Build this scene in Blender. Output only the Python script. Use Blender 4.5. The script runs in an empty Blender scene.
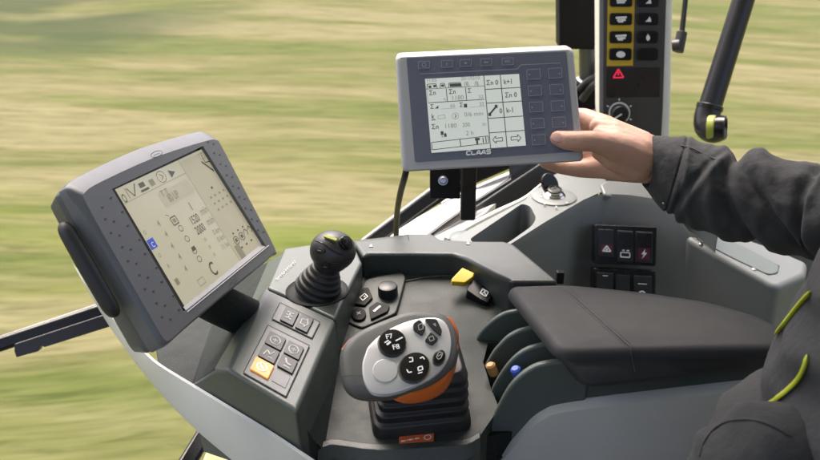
import bpy, bmesh, math, random
from mathutils import Vector as V, Matrix, noise
random.seed(7)
sc = bpy.context.scene
COL = sc.collection
R = math.radians

# ------------------------------------------------------------------ camera
FPX = 900.0
CAM = V((0, 0, 0.52)); PITCH = R(25)
FW = V((0, math.cos(PITCH), -math.sin(PITCH))); UP = V((0, math.sin(PITCH), math.cos(PITCH))); RT = V((1, 0, 0))
cam_d = bpy.data.cameras.new('camera'); cam = bpy.data.objects.new('camera', cam_d); COL.objects.link(cam)
cam.location = CAM; cam.rotation_euler = (math.pi/2 - PITCH, 0, 0)
cam_d.sensor_width = 36; cam_d.lens = FPX/820*36; cam_d.clip_start = 0.05; cam_d.clip_end = 2000
cam_d.dof.use_dof = True; cam_d.dof.focus_distance = 0.97; cam_d.dof.aperture_fstop = 9
sc.camera = cam

# surveying helpers: a sight line from the camera station met with a real plane gives a point in metres
def ray(x, y): return FW + RT*((x-410)/FPX) - UP*((y-230)/FPX)
def P(x, y, d): return CAM + ray(x, y)*d
def Z(x, y, z): r = ray(x, y); return CAM + r*((z-CAM.z)/r.z)
def Yp(x, y, yy): r = ray(x, y); return CAM + r*(yy/r.y)

class Pl:
    def __init__(s, o, n):
        s.o = V(o); s.n = V(n).normalized()
        if s.n.dot(CAM - s.o) < 0: s.n = -s.n
    def pt(s, p, h=0):
        r = ray(p[0], p[1]); t = (s.o-CAM).dot(s.n)/r.dot(s.n)
        return CAM + r*t + s.n*h
    def pe(s, p, h):     # where the sight line meets the plane raised by h
        r = ray(p[0], p[1]); t = (s.o+s.n*h-CAM).dot(s.n)/r.dot(s.n); return CAM + r*t
    def px(s, L):     # metres per photo pixel at the plane's origin
        return L*(s.o-CAM).dot(FW)/FPX
def plane3(a, b, c): return Pl(a, (b-a).cross(c-a))

def fillet(pts, r, n=5):
    out = []; m = len(pts)
    for i in range(m):
        a, b, c = pts[i-1], pts[i], pts[(i+1) % m]
        rr = r[i] if isinstance(r, (list, tuple)) else r
        d1, d2 = (a-b), (c-b); l1, l2 = d1.length, d2.length
        k = min(rr, l1*.48, l2*.48)
        if k < 1e-6: out.append(b); continue
        p, q = b + d1*(k/l1), b + d2*(k/l2)
        for j in range(n+1):
            t = j/n
            out.append(p*(1-t)**2 + b*2*t*(1-t) + q*t*t)
    return out
def smooth_closed(pts, n=6):
    out = []; m = len(pts)
    for i in range(m):
        a, b, c, d = pts[i-1], pts[i], pts[(i+1) % m], pts[(i+2) % m]
        for j in range(n):
            t = j/n
            out.append(.5*((2*b) + (c-a)*t + (2*a-5*b+4*c-d)*t*t + (3*b-a-3*c+d)*t**3))
    return out
def smooth_open(pts, n=8):
    P_ = [pts[0]*2-pts[1]] + list(pts) + [pts[-1]*2-pts[-2]]; out = []
    for i in range(1, len(P_)-2):
        a, b, c, d = P_[i-1:i+3]
        for j in range(n):
            t = j/n
            out.append(.5*((2*b) + (c-a)*t + (2*a-5*b+4*c-d)*t*t + (3*b-a-3*c+d)*t**3))
    out.append(pts[-1]); return out
def lin_open(vals, n=8):
    out = []
    for a, b in zip(vals, vals[1:]):
        for j in range(n): out.append(a+(b-a)*j/n)
    out.append(vals[-1]); return out

_tc = {}
def text_mesh(body):
    if body in _tc: return _tc[body]
    cu = bpy.data.curves.new('lettering', 'FONT'); cu.body = body; cu.resolution_u = 3; cu.offset = .012
    ob = bpy.data.objects.new('lettering', cu); COL.objects.link(ob)
    dg = bpy.context.evaluated_depsgraph_get()
    me = bpy.data.meshes.new_from_object(ob.evaluated_get(dg))
    vs = [v.co.copy() for v in me.vertices]; fs = [tuple(p.vertices) for p in me.polygons]
    bpy.data.objects.remove(ob); bpy.data.curves.remove(cu); bpy.data.meshes.remove(me)
    x0 = min(v.x for v in vs); x1 = max(v.x for v in vs); y0 = min(v.y for v in vs); y1 = max(v.y for v in vs)
    vs = [V((v.x-x0, v.y-y0, 0)) for v in vs]
    _tc[body] = (vs, fs, x1-x0, y1-y0); return _tc[body]

from mathutils.bvhtree import BVHTree
class Surf:      # finds where a sight line meets a built surface
    def __init__(s, mb): s.t = BVHTree.FromPolygons(mb.v, mb.f)
    def pt(s, x, y, lift=0):
        r = ray(x, y).normalized(); h = s.t.ray_cast(CAM, r)
        if h[0] is None: h = s.t.find_nearest(P(x, y, .95))
        n = h[1] if h[1].dot(r) < 0 else -h[1]
        return h[0] + n*lift
class MB:
    def __init__(s): s.v = []; s.f = []; s.m = []
    def add(s, vs, fs, m=0):
        b = len(s.v); s.v += [V(x) for x in vs]
        for f in fs: s.f.append(tuple(b+i for i in f)); s.m.append(m)
        return s
    def poly(s, pts, m=0): return s.add(pts, [tuple(range(len(pts)))], m)
    def loft(s, rings, m=0, closed=True, cap0=True, cap1=True):
        n = len(rings[0]); vs = [p for r in rings for p in r]; fs = []
        for k in range(len(rings)-1):
            for i in range(n if closed else n-1):
                j = (i+1) % n
                fs.append((k*n+i, k*n+j, (k+1)*n+j, (k+1)*n+i))
        if closed and cap0: fs.append(tuple(range(n-1, -1, -1)))
        if closed and cap1: fs.append(tuple((len(rings)-1)*n+i for i in range(n)))
        return s.add(vs, fs, m)
    def prism(s, top, off, m=0):
        bot = [p+off for p in top] if isinstance(off, V) else off
        return s.loft([bot, list(top)], m)
    def tube(s, path, rad, n=14, m=0, cap=True, flat=1.0):
        if not isinstance(rad, (list, tuple)): rad = [rad]*len(path)
        rings = []; up = None
        for i, p in enumerate(path):
            t = (path[min(i+1, len(path)-1)] - path[max(i-1, 0)]).normalized()
            if up is None:
                up = V((0, 0, 1)) if abs(t.z) < .9 else V((1, 0, 0))
            a = t.cross(up).normalized(); b = a.cross(t).normalized(); up = b
            rings.append([p + (a*math.cos(w) + b*math.sin(w)*flat)*rad[i] for w in [2*math.pi*k/n for k in range(n)]])
        return s.loft(rings, m, True, cap, cap)
    def lathe(s, o, ax, prof, n=32, m=0):
        ax = V(ax).normalized(); a = ax.orthogonal().normalized(); b = ax.cross(a)
        rings = [[o + ax*h + (a*math.cos(w)+b*math.sin(w))*max(r, 1e-5) for w in [2*math.pi*k/n for k in range(n)]] for r, h in prof]
        return s.loft(rings, m)
    def box(s, c, ax, ay, az, m=0):
        t = [c+az-ax-ay, c+az+ax-ay, c+az+ax+ay, c+az-ax+ay]
        return s.prism(t, az*-2, m)
    def bar(s, p, q, w, t, up=V((0, 0, 1)), m=0):
        d = (q-p); a = d.cross(up).normalized(); b = a.cross(d).normalized()
        return s.box((p+q)/2, d/2, a*w/2, b*t/2, m)
    def sphere(s, c, r, n=24, m=0, sx=None):
        vs = []; rings = []
        for i in range(1, n//2):
            th = math.pi*i/(n//2)
            rings.append([c + V((math.sin(th)*math.cos(2*math.pi*k/n), math.sin(th)*math.sin(2*math.pi*k/n), math.cos(th)))*r for k in range(n)])
        return s.loft(rings, m)
    # --- things laid on a plane
    def plate(s, pl, pix, h0, h1, r=0, m=0, n=4):
        pts = fillet([pl.pt(p, 0) for p in pix], r, n) if r else [pl.pt(p, 0) for p in pix]
        return s.loft([[p+pl.n*h0 for p in pts], [p+pl.n*h1 for p in pts]], m)
    def ell(s, pl, c, rx, ry, ang, h0, h1, m=0, n=28, dome=0):
        ps = []
        for k in range(n):
            w = 2*math.pi*k/n; u, v = rx*math.cos(w), ry*math.sin(w)
            ps.append(pl.pt((c[0]+u*math.cos(ang)-v*math.sin(ang), c[1]+u*math.sin(ang)+v*math.cos(ang))))
        cc = pl.pt(c); rings = [[p+pl.n*h0 for p in ps], [p+pl.n*h1 for p in ps]]
        if dome: rings += [[cc+(p-cc)*f+pl.n*(h1+dome*(1-f*f)) for p in ps] for f in (.85, .6, .3)]
        return s.loft(rings, m)
    def line(s, pl, p, q, w, h, m=0):
        a, b = pl.pt(p, h), pl.pt(q, h); d = (b-a).normalized().cross(pl.n)*pl.px(w)/2
        return s.poly([a-d, b-d, b+d, a+d], m)
    def path(s, pl, pts, w, h, m=0, closed=False):
        for a, b in zip(pts, pts[1:] + (pts[:1] if closed else [])): 
            if a != b: s.line(pl, a, b, w, h, m)
        return s
    def text(s, pl, body, p, q, h, m=0, hs=1.0, shear=0):
        vs, fs, w, hh = text_mesh(body)
        a, b = pl.pt(p, h), pl.pt(q, h); ex = (b-a)/w; ey = pl.n.cross(ex)*hs
        return s.add([a + ex*(v.x+shear*v.y) + ey*v.y for v in vs], fs, m)
    def build(s, name, mats, parent=None, bevel=0, seg=2, smooth=True, sub=0, solid=0, ang=30, weld=False):
        me = bpy.data.meshes.new(name); me.from_pydata(s.v, [], s.f)
        if not isinstance(mats, (list, tuple)): mats = [mats]
        for m in mats: me.materials.append(m)
        for p, m in zip(me.polygons, s.m): p.material_index = m; p.use_smooth = smooth
        bm = bmesh.new(); bm.from_mesh(me); (bmesh.ops.remove_doubles(bm, verts=bm.verts, dist=2e-5) if weld else None); bmesh.ops.recalc_face_normals(bm, faces=bm.faces); bm.to_mesh(me); bm.free()
        me.update()
        ob = bpy.data.objects.new(name, me); COL.objects.link(ob)
        if parent: ob.parent = parent; ob.matrix_parent_inverse = Matrix.Translation(-tloc(parent))
        if solid:
            md = ob.modifiers.new('solid', 'SOLIDIFY'); md.thickness = solid; md.offset = -1
        if bevel:
            md = ob.modifiers.new('bevel', 'BEVEL'); md.width = bevel; md.segments = seg; md.limit_method = 'ANGLE'
            md.angle_limit = R(ang); md.harden_normals = smooth; md.use_clamp_overlap = True
        elif smooth and not sub:
            me.set_sharp_from_angle(angle=R(35))
        if sub:
            md = ob.modifiers.new('subdivision', 'SUBSURF'); md.levels = sub; md.render_levels = sub
        return ob
def tloc(o):
    return o.location.copy() if o.parent is None else V((0, 0, 0))   # parts sit at the world origin with absolute coordinates
def tag(o, label=None, cat=None, group=None, kind=None):
    for k, x in (('label', label), ('category', cat), ('group', group), ('kind', kind)):
        if x: o[k] = x
    return o
def thing(name, loc, label, cat, group=None):
    o = bpy.data.objects.new(name, None); COL.objects.link(o); o.location = loc; o.empty_display_size = .05
    return tag(o, label, cat, group)

# ------------------------------------------------------------------ materials
def srgb(r, g, b):
    f = lambda c: (c/255/12.92 if c/255 <= .04045 else ((c/255+.055)/1.055)**2.4)
    return (f(r), f(g), f(b), 1)
def mat(name, col, rough=.5, metal=0, grain=0, gscale=900, var=.08, spec=.5, coat=0, emit=None, estr=0, sheen=0, specks=None):
    if specks is None: specks = .12 if name in ('dark plastic', 'tray plastic', 'switch panel plastic', 'light grey shell plastic', 'mid grey side plastic', 'black green plastic and shade') else 0
    m = bpy.data.materials.new(name); m.use_nodes = True; nt = m.node_tree; N = nt.nodes; L = nt.links
    b = N['Principled BSDF']; b.inputs['Roughness'].default_value = rough; b.inputs['Metallic'].default_value = metal
    b.inputs['Specular IOR Level'].default_value = spec; b.inputs['Coat Weight'].default_value = coat
    if sheen: b.inputs['Sheen Weight'].default_value = sheen
    tc = N.new('ShaderNodeTexCoord')
    n1 = N.new('ShaderNodeTexNoise'); n1.inputs['Scale'].default_value = 14; n1.inputs['Detail'].default_value = 5
    L.new(tc.outputs['Object'], n1.inputs['Vector'])
    mx = N.new('ShaderNodeMix'); mx.data_type = 'RGBA'
    mx.inputs['A'].default_value = tuple(c*(1-var) for c in col[:3])+(1,); mx.inputs['B'].default_value = tuple(min(1, c*(1+var)) for c in col[:3])+(1,)
    L.new(n1.outputs['Fac'], mx.inputs['Factor']); L.new(mx.outputs['Result'], b.inputs['Base Color'])
    rr = N.new('ShaderNodeMapRange'); rr.inputs['To Min'].default_value = max(.02, rough-(.12 if metal == 0 else .04)); rr.inputs['To Max'].default_value = min(1, rough+(.12 if metal == 0 else .04))
    n2 = N.new('ShaderNodeTexNoise'); n2.inputs['Scale'].default_value = 45; n2.inputs['Detail'].default_value = 4
    L.new(tc.outputs['Object'], n2.inputs['Vector']); L.new(n2.outputs['Fac'], rr.inputs['Value']); L.new(rr.outputs['Result'], b.inputs['Roughness'])
    if specks:
        n4 = N.new('ShaderNodeTexNoise'); n4.inputs['Scale'].default_value = 420; n4.inputs['Detail'].default_value = 1
        r4 = N.new('ShaderNodeMapRange'); r4.inputs['From Min'].default_value = .66; r4.inputs['From Max'].default_value = .76; r4.inputs['To Max'].default_value = specks
        L.new(tc.outputs['Object'], n4.inputs['Vector']); L.new(n4.outputs['Fac'], r4.inputs['Value'])
        m4 = N.new('ShaderNodeMix'); m4.data_type = 'RGBA'; m4.inputs['B'].default_value = (.32, .30, .26, 1)
        L.new(r4.outputs['Result'], m4.inputs['Factor']); L.new(mx.outputs['Result'], m4.inputs['A']); L.new(m4.outputs['Result'], b.inputs['Base Color'])
    if grain:
        n3 = N.new('ShaderNodeTexNoise'); n3.inputs['Scale'].default_value = gscale; n3.inputs['Detail'].default_value = 2
        bp = N.new('ShaderNodeBump'); bp.inputs['Strength'].default_value = grain; bp.inputs['Distance'].default_value = .0006
        L.new(tc.outputs['Object'], n3.inputs['Vector']); L.new(n3.outputs['Fac'], bp.inputs['Height']); L.new(bp.outputs['Normal'], b.inputs['Normal'])
    if emit:
        b.inputs['Emission Color'].default_value = emit; b.inputs['Emission Strength'].default_value = estr
    return m
M = {}
M['dark'] = mat('dark plastic', (.034, .043, .038, 1), .42, grain=.35)
M['fin'] = mat('divider plastic', (.078, .098, .086, 1), .40, grain=.25)
M['darker'] = mat('black green plastic and shade', (.014, .018, .016, 1), .62, grain=.3, spec=.2)
M['wellp'] = mat('tray plastic', (.027, .035, .030, 1), .52, grain=.25, spec=.35)
M['panelp'] = mat('switch panel plastic', (.055, .070, .061, 1), .38, grain=.3)
M['key'] = mat('black switch plastic', (.014, .016, .016, 1), .38, spec=.4)
M['frame'] = mat('switch frame grey', (.095, .103, .103, 1), .4)
M['shell'] = mat('light grey shell plastic', (.47, .49, .455, 1), .42, grain=.2)
M['side'] = mat('mid grey side plastic', (.136, .149, .142, 1), .45, grain=.3)
M['sidelt'] = mat('pale tray insert', (.09, .11, .10, 1), .42, grain=.3)
M['rubber'] = mat('black rubber', (.016, .017, .017, 1), .5)
M['gloss'] = mat('gloss black plastic', (.009, .009, .009, 1), .26, spec=.35)
M['matte'] = mat('matte black button', (.008, .008, .008, 1), .62, spec=.15)
M['blackp'] = mat('satin black paint', (.014, .014, .015, 1), .32)
M['leather'] = mat('dark leatherette', (.029, .0305, .0315, 1), .60, grain=.22, gscale=700, spec=.25)
def undulate(m, scale, dist, strength):
    nt = m.node_tree; N = nt.nodes; L = nt.links; b = N['Principled BSDF']; tc = N.new('ShaderNodeTexCoord')
    n = N.new('ShaderNodeTexNoise'); n.inputs['Scale'].default_value = scale; n.inputs['Detail'].default_value = 3; L.new(tc.outputs['Object'], n.inputs['Vector'])
    bp = N.new('ShaderNodeBump'); bp.inputs['Strength'].default_value = strength; bp.inputs['Distance'].default_value = dist
    L.new(n.outputs['Fac'], bp.inputs['Height'])
    if b.inputs['Normal'].is_linked: L.new(b.inputs['Normal'].links[0].from_socket, bp.inputs['Normal'])
    L.new(bp.outputs['Normal'], b.inputs['Normal'])
undulate(M['leather'], 14, .004, .15)
M['thread'] = mat('dark seam thread', (.022, .022, .023, 1), .7)
M['silver'] = mat('silver lacquer', (.56, .57, .565, 1), .3, metal=.35, grain=.08, gscale=1500, var=.03)
M['grip'] = mat('grey grip rubber', (.075, .078, .071, 1), .5, grain=.3)
M['orange'] = mat('orange plastic', (.52, .11, .014, 1), .38)
M['orangelabel'] = mat('orange label', (.55, .12, .03, 1), .45)
M['amber'] = mat('amber switch', (.62, .22, .035, 1), .3, emit=(.9, .35, .05, 1), estr=.12)
M['yellow'] = mat('yellow plastic', (.62, .42, .015, 1), .35)
M['yelpaint'] = mat('yellow legend field', (.60, .41, .02, 1), .4)
M['lime'] = mat('lime print and reflection', (.33, .37, .05, 1), .5)
M['white'] = mat('white print', (.80, .82, .80, 1), .5)
M['dimprint'] = mat('dim print', (.30, .32, .31, 1), .5)
M['blue'] = mat('blue plastic', (.05, .12, .55, 1), .35)
M['tan'] = mat('tan orange plastic', (.55, .27, .09, 1), .4)
M['chrome'] = mat('chrome', (.42, .42, .42, 1), .14, metal=1)
M['steel'] = mat('dull steel', (.42, .42, .43, 1), .35, metal=1)
M['bezel'] = mat('blue grey terminal plastic', (.118, .124, .130, 1), .38, grain=.25)
M['dimple'] = mat('dimple shade', (.045, .046, .055, 1), .5)
M['strip'] = mat('lit wall grey', (.27, .27, .265, 1), .35)
M['casedk'] = mat('terminal case grey', (.075, .080, .082, 1), .4, grain=.25)
M['lightgrey'] = mat('pale grey housing', (.36, .365, .365, 1), .35, grain=.12)
M['membrane'] = mat('slate blue membrane', (.11, .122, .158, 1), .38)
M['memline'] = mat('membrane outline print', (.27, .29, .34, 1), .5)
M['lcd'] = mat('beige lit screen', (.12, .115, .09, 1), .16, emit=srgb(198, 192, 165), estr=.17, var=.03)
M['lcdink'] = mat('beige screen ink', (.03, .03, .03, 1), .2, emit=srgb(80, 76, 62), estr=.2)
M['lcdmid'] = mat('beige screen faint ink', (.09, .085, .07, 1), .2, emit=srgb(146, 140, 112), estr=.14)
M['lcdblue'] = mat('screen blue', (.02, .03, .2, 1), .2, emit=srgb(50, 66, 140), estr=.3)
M['lcd2'] = mat('pale lit screen', (.14, .145, .14, 1), .3, emit=srgb(210, 217, 210), estr=.17, var=.02)
M['lcd2ink'] = mat('pale screen ink', (.02, .02, .02, 1), .3, emit=srgb(60, 64, 60), estr=.2)
M['lcd2mid'] = mat('pale screen faint ink', (.1, .1, .1, 1), .3, emit=srgb(160, 166, 158), estr=.13)
M['redlamp'] = mat('red legend', (.45, .02, .06, 1), .35, emit=(.7, .02, .06, 1), estr=.22)
M['maroon'] = mat('maroon legend field', (.09, .012, .02, 1), .35)
M['panelgrey'] = mat('column face grey', (.052, .05, .048, 1), .42, grain=.2)
M['browndark'] = mat('smoked window', (.022, .017, .016, 1), .3)
M['cream'] = mat('cream trim and lit edge', (.78, .78, .70, 1), .4)
M['bodywhite'] = mat('white body paint', (.80, .80, .77, 1), .3, coat=.3)
M['bodyyel'] = mat('pale yellow body paint', (.70, .66, .30, 1), .35)
M['cloth'] = mat('charcoal work cloth', (.044, .0455, .046, 1), .92, grain=.5, gscale=1500, spec=.2, sheen=.04, var=.15)
M['trouser'] = mat('dark trouser cloth', (.03, .03, .034, 1), .9, grain=.5)
M['piping'] = mat('lime piping', (.40, .45, .02, 1), .55)
M['hair'] = mat('brown hair', (.05, .03, .02, 1), .6)
M['nail'] = mat('nail', (.60, .36, .30, 1), .3)

def skin_mat():
    m = mat('skin', (.49, .285, .20, 1), .5, grain=.35, gscale=420, var=.24)
    b = m.node_tree.nodes['Principled BSDF']; b.inputs['Subsurface Weight'].default_value = .12
    b.inputs['Subsurface Radius'].default_value = (.01, .004, .002); b.inputs['Subsurface Scale'].default_value = .5
    return m
M['skin'] = skin_mat(); undulate(M['skin'], 95, .0016, .55); undulate(M['skin'], 38, .003, .4); undulate(M['cloth'], 75, .003, .7)

def meadow_mat():
    m = bpy.data.materials.new('mown meadow'); m.use_nodes = True; nt = m.node_tree; N = nt.nodes; L = nt.links
    b = N['Principled BSDF']; b.inputs['Roughness'].default_value = .95; b.inputs['Specular IOR Level'].default_value = .1
    tc = N.new('ShaderNodeTexCoord')
    def nz(sx, sy, detail, seed, dist=0, rough=.5):
        mp = N.new('ShaderNodeMapping'); mp.inputs['Scale'].default_value = (sx, sy, 1); mp.inputs['Location'].default_value = (seed, seed*1.7, 0)
        mp.inputs['Rotation'].default_value = (0, 0, R(-1.0))
        n = N.new('ShaderNodeTexNoise'); n.inputs['Scale'].default_value = 1; n.inputs['Detail'].default_value = detail; n.inputs['Distortion'].default_value = dist
        n.inputs['Roughness'].default_value = rough
        L.new(warp, mp.inputs['Vector']); L.new(mp.outputs['Vector'], n.inputs['Vector']); return n.outputs['Fac']
    # the swaths wander a little instead of running dead straight
    wn = N.new('ShaderNodeTexNoise'); wn.inputs['Scale'].default_value = .16; wn.inputs['Detail'].default_value = 1
    L.new(tc.outputs['Object'], wn.inputs['Vector'])
    ws = N.new('ShaderNodeVectorMath'); ws.operation = 'MULTIPLY_ADD'; ws.inputs[1].default_value = (0, 2.6, 0); L.new(wn.outputs['Color'], ws.inputs[0]); L.new(tc.outputs['Object'], ws.inputs[2])
    # and swing away from the track towards the far left
    s1 = N.new('ShaderNodeSeparateXYZ'); L.new(tc.outputs['Object'], s1.inputs['Vector'])
    f1 = N.new('ShaderNodeMapRange'); f1.interpolation_type = 'SMOOTHSTEP'; f1.inputs['From Min'].default_value = 4.2; f1.inputs['From Max'].default_value = 9.0; f1.inputs['To Max'].default_value = .16
    L.new(s1.outputs['Y'], f1.inputs['Value'])
    f2 = N.new('ShaderNodeMath'); f2.operation = 'MULTIPLY'; L.new(s1.outputs['X'], f2.inputs[0]); L.new(f1.outputs['Result'], f2.inputs[1])
    cx = N.new('ShaderNodeCombineXYZ'); L.new(f2.outputs[0], cx.inputs['Y'])
    ad = N.new('ShaderNodeVectorMath'); ad.operation = 'ADD'; L.new(ws.outputs['Vector'], ad.inputs[0]); L.new(cx.outputs['Vector'], ad.inputs[1])
    warp = ad.outputs['Vector']
    def ramp(fac, stops):
        r = N.new('ShaderNodeValToRGB'); e = r.color_ramp.elements
        while len(e) < len(stops): e.new(.5)
        for k, (p, c) in zip(e, stops): k.position = p; k.color = c
        L.new(fac, r.inputs['Fac']); return r.outputs['Color']
    def mix(f, a, bb, t='MIX'):
        x = N.new('ShaderNodeMix'); x.data_type = 'RGBA'; x.blend_type = t
        if isinstance(f, float): x.inputs['Factor'].default_value = f
        else: L.new(f, x.inputs['Factor'])
        L.new(a, x.inputs['A']); L.new(bb, x.inputs['B']); return x.outputs['Result']
    fine = ramp(nz(1.0, 9.5, 5, 3, .3, .6), [(.30, (.075, .085, .022, 1)), (.44, (.155, .152, .058, 1)), (.56, (.225, .205, .100, 1)), (.70, (.30, .285, .165, 1))])
    mid = ramp(nz(.26, 1.5, 3, 11, .5), [(.38, (.102, .136, .030, 1)), (.5, (.175, .17, .072, 1)), (.60, (.27, .235, .14, 1))])
    col = mix(.62, fine, mid)
    brk = ramp(nz(2.6, 24, 3, 31, .5, .6), [(.32, (.52, .56, .44, 1)), (.5, (1, 1, 1, 1)), (.68, (1.22, 1.2, 1.22, 1))])
    col = mix(.7, col, brk, 'MULTIPLY')
    # darker green tussocks beyond the mown swath, far left
    sp = N.new('ShaderNodeSeparateXYZ'); L.new(tc.outputs['Object'], sp.inputs['Vector'])
    def mr(o, a, bb):
        r = N.new('ShaderNodeMapRange'); r.interpolation_type = 'SMOOTHSTEP'; r.inputs['From Min'].default_value = a; r.inputs['From Max'].default_value = bb
        L.new(o, r.inputs['Value']); return r.outputs['Result']
    def mul(a, bb):
        x = N.new('ShaderNodeMath'); x.operation = 'MULTIPLY'; L.new(a, x.inputs[0]); L.new(bb, x.inputs[1]); return x.outputs[0]
    msk = mul(mul(mr(sp.outputs['Y'], 8.6, 10.6), mr(sp.outputs['X'], -1.6, -4.0)), mr(nz(.35, .9, 3, 5, .2), .36, .56))
    rgb = N.new('ShaderNodeRGB'); rgb.outputs[0].default_value = (.055, .078, .032, 1)
    msk2 = N.new('ShaderNodeMath'); msk2.operation = 'MULTIPLY'; msk2.inputs[1].default_value = .85; L.new(msk, msk2.inputs[0])
    col = mix(msk2.outputs[0], col, rgb.outputs[0])
    # greener strip nearer the tractor
    g = N.new('ShaderNodeRGB'); g.outputs[0].default_value = (.145, .19, .022, 1)
    gm = mul(mul(mr(sp.outputs['Y'], 3.6, 4.6), mr(sp.outputs['Y'], 6.6, 5.2)), mr(nz(.22, 1.6, 3, 21, .3), .42, .62))
    gk = N.new('ShaderNodeMath'); gk.operation = 'MULTIPLY'; gk.inputs[1].default_value = .5; L.new(gm, gk.inputs[0])
    col = mix(gk.outputs[0], col, g.outputs[0])
    dk = N.new('ShaderNodeRGB'); dk.outputs[0].default_value = (.48, .50, .455, 1); col = mix(1.0, col, dk.outputs[0], 'MULTIPLY')
    L.new(col, b.inputs['Base Color'])
    return m
M['meadow'] = meadow_mat()

# ------------------------------------------------------------------ setting
GZ = -1.9
mb = MB(); mb.poly([V((-400, -400, GZ)), V((400, -400, GZ)), V((400, 400, GZ)), V((-400, 400, GZ))])
mb.build('meadow', M['meadow'], smooth=False)['kind'] = 'structure'

fl = MB(); fl.prism([V((-1.0, -.8, -.66)), V((1.3, -.8, -.66)), V((1.3, 1.22, -.66)), V((-1.0, 1.22, -.66))], V((0, 0, -.05)))  # unseen floor slab, added to cut green bounce off the meadow
fl.build('added_cab_floor', mat('added floor grey', (.07, .07, .07, 1), .7, grain=.4))['kind'] = 'structure'

rf = MB(); rf.prism([V((-.75, -.45, 1.15)), V((1.4, -.45, 1.15)), V((1.4, 1.42, 1.15)), V((-.75, 1.42, 1.15))], V((0, 0, .06)))  # unseen roof slab, added to block light from above
rf.build('added_shade_roof', mat('added roof grey', (.45, .45, .44, 1), .8), bevel=.01)['kind'] = 'structure'

# ------------------------------------------------------------------ armrest console
con = thing('armrest_console', (0.05, .85, -.15), 'dark grey armrest console with tray, switch pod, dividers and padded armrest beside the driver', 'console')
D1 = V((0, 0, -.09))
zt = lambda L, z=0: [Z(x, y, z) for x, y in L]
PZ = Pl(V((0, .95, 0)), V((0, 0, 1)))
# pod: upper and lower halves with the parting line between them
up_top = zt([(284, 248), (318, 243), (352, 240), (362, 262), (351, 285), (335.6, 319), (266.6, 287.5)])
mb = MB(); mb.prism(up_top, V((0, 0, -.06))); mb.build('pod_top', M['panelp'], con, bevel=.004, seg=3)
L0, L1, Lc, Lb = zt([(265.8, 289.5), (335, 321), (297, 410.5), (227.5, 370)])
dn = V((.005, -.008, -.085)); FRP = plane3(Lb, Lc, Lc+dn)
t1, t2 = FRP.pt((214, 369.5)), FRP.pt((193, 384))
mb = MB()
mb.poly([L0, L1, Lc, Lb]); mb.poly([Lb, Lc, Lc+dn, t2+dn, t2, t1]); mb.poly([L1, Lc, Lc+dn, L1+dn])
a0 = [Z(286, 252, -.012), L0, Lb]
a1 = [Z(268, 262, -.022), Z(243, 320, -.02), t1]
a2 = [Z(240, 275, -.07), Z(213, 328, -.07), t2]
a3 = [Z(190, 270, -.11), Z(150, 325, -.09), Z(156, 362, -.05)]
a4 = [p+V((.03, .03, -.05)) for p in a3]
mb.loft([a0, a1], closed=False); mb.loft([a1, a2, a3, a4], 1, closed=False)  # outer flank takes a darker plastic to paint in the terminal's shade
mb.build('pod_front', [M['panelp'], M['darker']], con, bevel=.005, seg=4, weld=True, ang=18)
# rim round the back of the tray
rim_out = [(352, 240), (362, 238.5), (409, 233), (432, 233), (441, 238.5), (469, 240.5), (504, 241.5), (514, 243), (558, 280.5)]
rim_in = [(511, 280), (495, 275.6), (466, 258), (454, 254), (410, 253.5), (369, 253.5), (363, 256)]
top = zt(rim_out[:7]) + [Z(514, 243, .004), Z(559, 281, .006)] + [Z(511, 280.5, .006)] + zt(rim_in[1:])
mb = MB(); mb.prism(top, V((0, 0, -.055))); mb.build('rim', M['dark'], con, bevel=.005, seg=4)
mb = MB()
mb.path(PZ, [(352, 240.8), (372, 239.5), (408, 235.3)], .9, .0011); mb.line(PZ, (408, 235), (408.6, 240), .8, .0011)
mb.build('rim_seam', M['darker'], con, smooth=False)
for p in ((371, 246), (468, 243.5)):
    mb = MB(); mb.plate(PZ, [(p[0]-2, p[1]+1.2), (p[0]+2, p[1]+1.2), (p[0], p[1]-1.5)], .0002, .0009); mb.build('arrow_mark', M['dimprint'], con)
# tray floor: a gently rising plane
FP = Pl(V((0, .77, -.07)), V((0, -.143, 1)))
ft = [FP.pt(p) for p in [(364, 262), (400, 255), (470, 255), (512, 282), (565, 300), (565, 341), (488, 343), (483, 362), (490, 385), (499, 408), (479, 437), (463, 443), (440, 445), (380, 449), (336, 444), (320, 449), (338, 324)]]
mb = MB(); mb.prism(ft, V((0, 0, -.05))); mb.build('tray_floor', M['wellp'], con)
mb = MB(); mb.prism([V((x, y, -.085)) for x, y in [(-.17, .80), (-.10, .735), (-.03, .75), (.05, .765), (.15, .80), (.2, 1.0), (.05, 1.09), (-.13, 1.04)]], V((0, 0, -.05))); mb.build('base', M['darker'], con)
# slot pit between the dividers
mb = MB(); mb.prism([Yp(462, 380, .93), Yp(600, 360, .93), V((.3, .78, -.115)), V((.06, .78, -.115))], V((0, 0, -.01))); mb.build('slot_pit', M['darker'], con)
# left wall of tray and back wall
mb = MB()
crest = [p+V((-.004, 0, 0)) for p in zt([(362, 256), (352, 285), (336, 320), (298, 410)], -.005)]
foot = [FP.pt(p, -.002) for p in [(366, 262), (356, 292), (343, 326), (321, 449)]]
crest = lin_open(crest, 6); foot = lin_open(foot, 6)
mids = [(c*.5+f*.5)+V((-.001, 0, -.003)) for c, f in zip(crest, foot)]; m2 = [(c*.1+f*.9)+V((.002, 0, -.0005)) for c, f in zip(crest, foot)]
mb.loft([crest, mids, m2, [f+V((.004, 0, .001)) for f in foot]], closed=False)
mb.poly([crest[-1], foot[-1], foot[-1]+V((0, -.012, -.08)), crest[-1]+V((.004, -.006, -.09))])
mb.build('tray_wall', M['wellp'], con)
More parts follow.
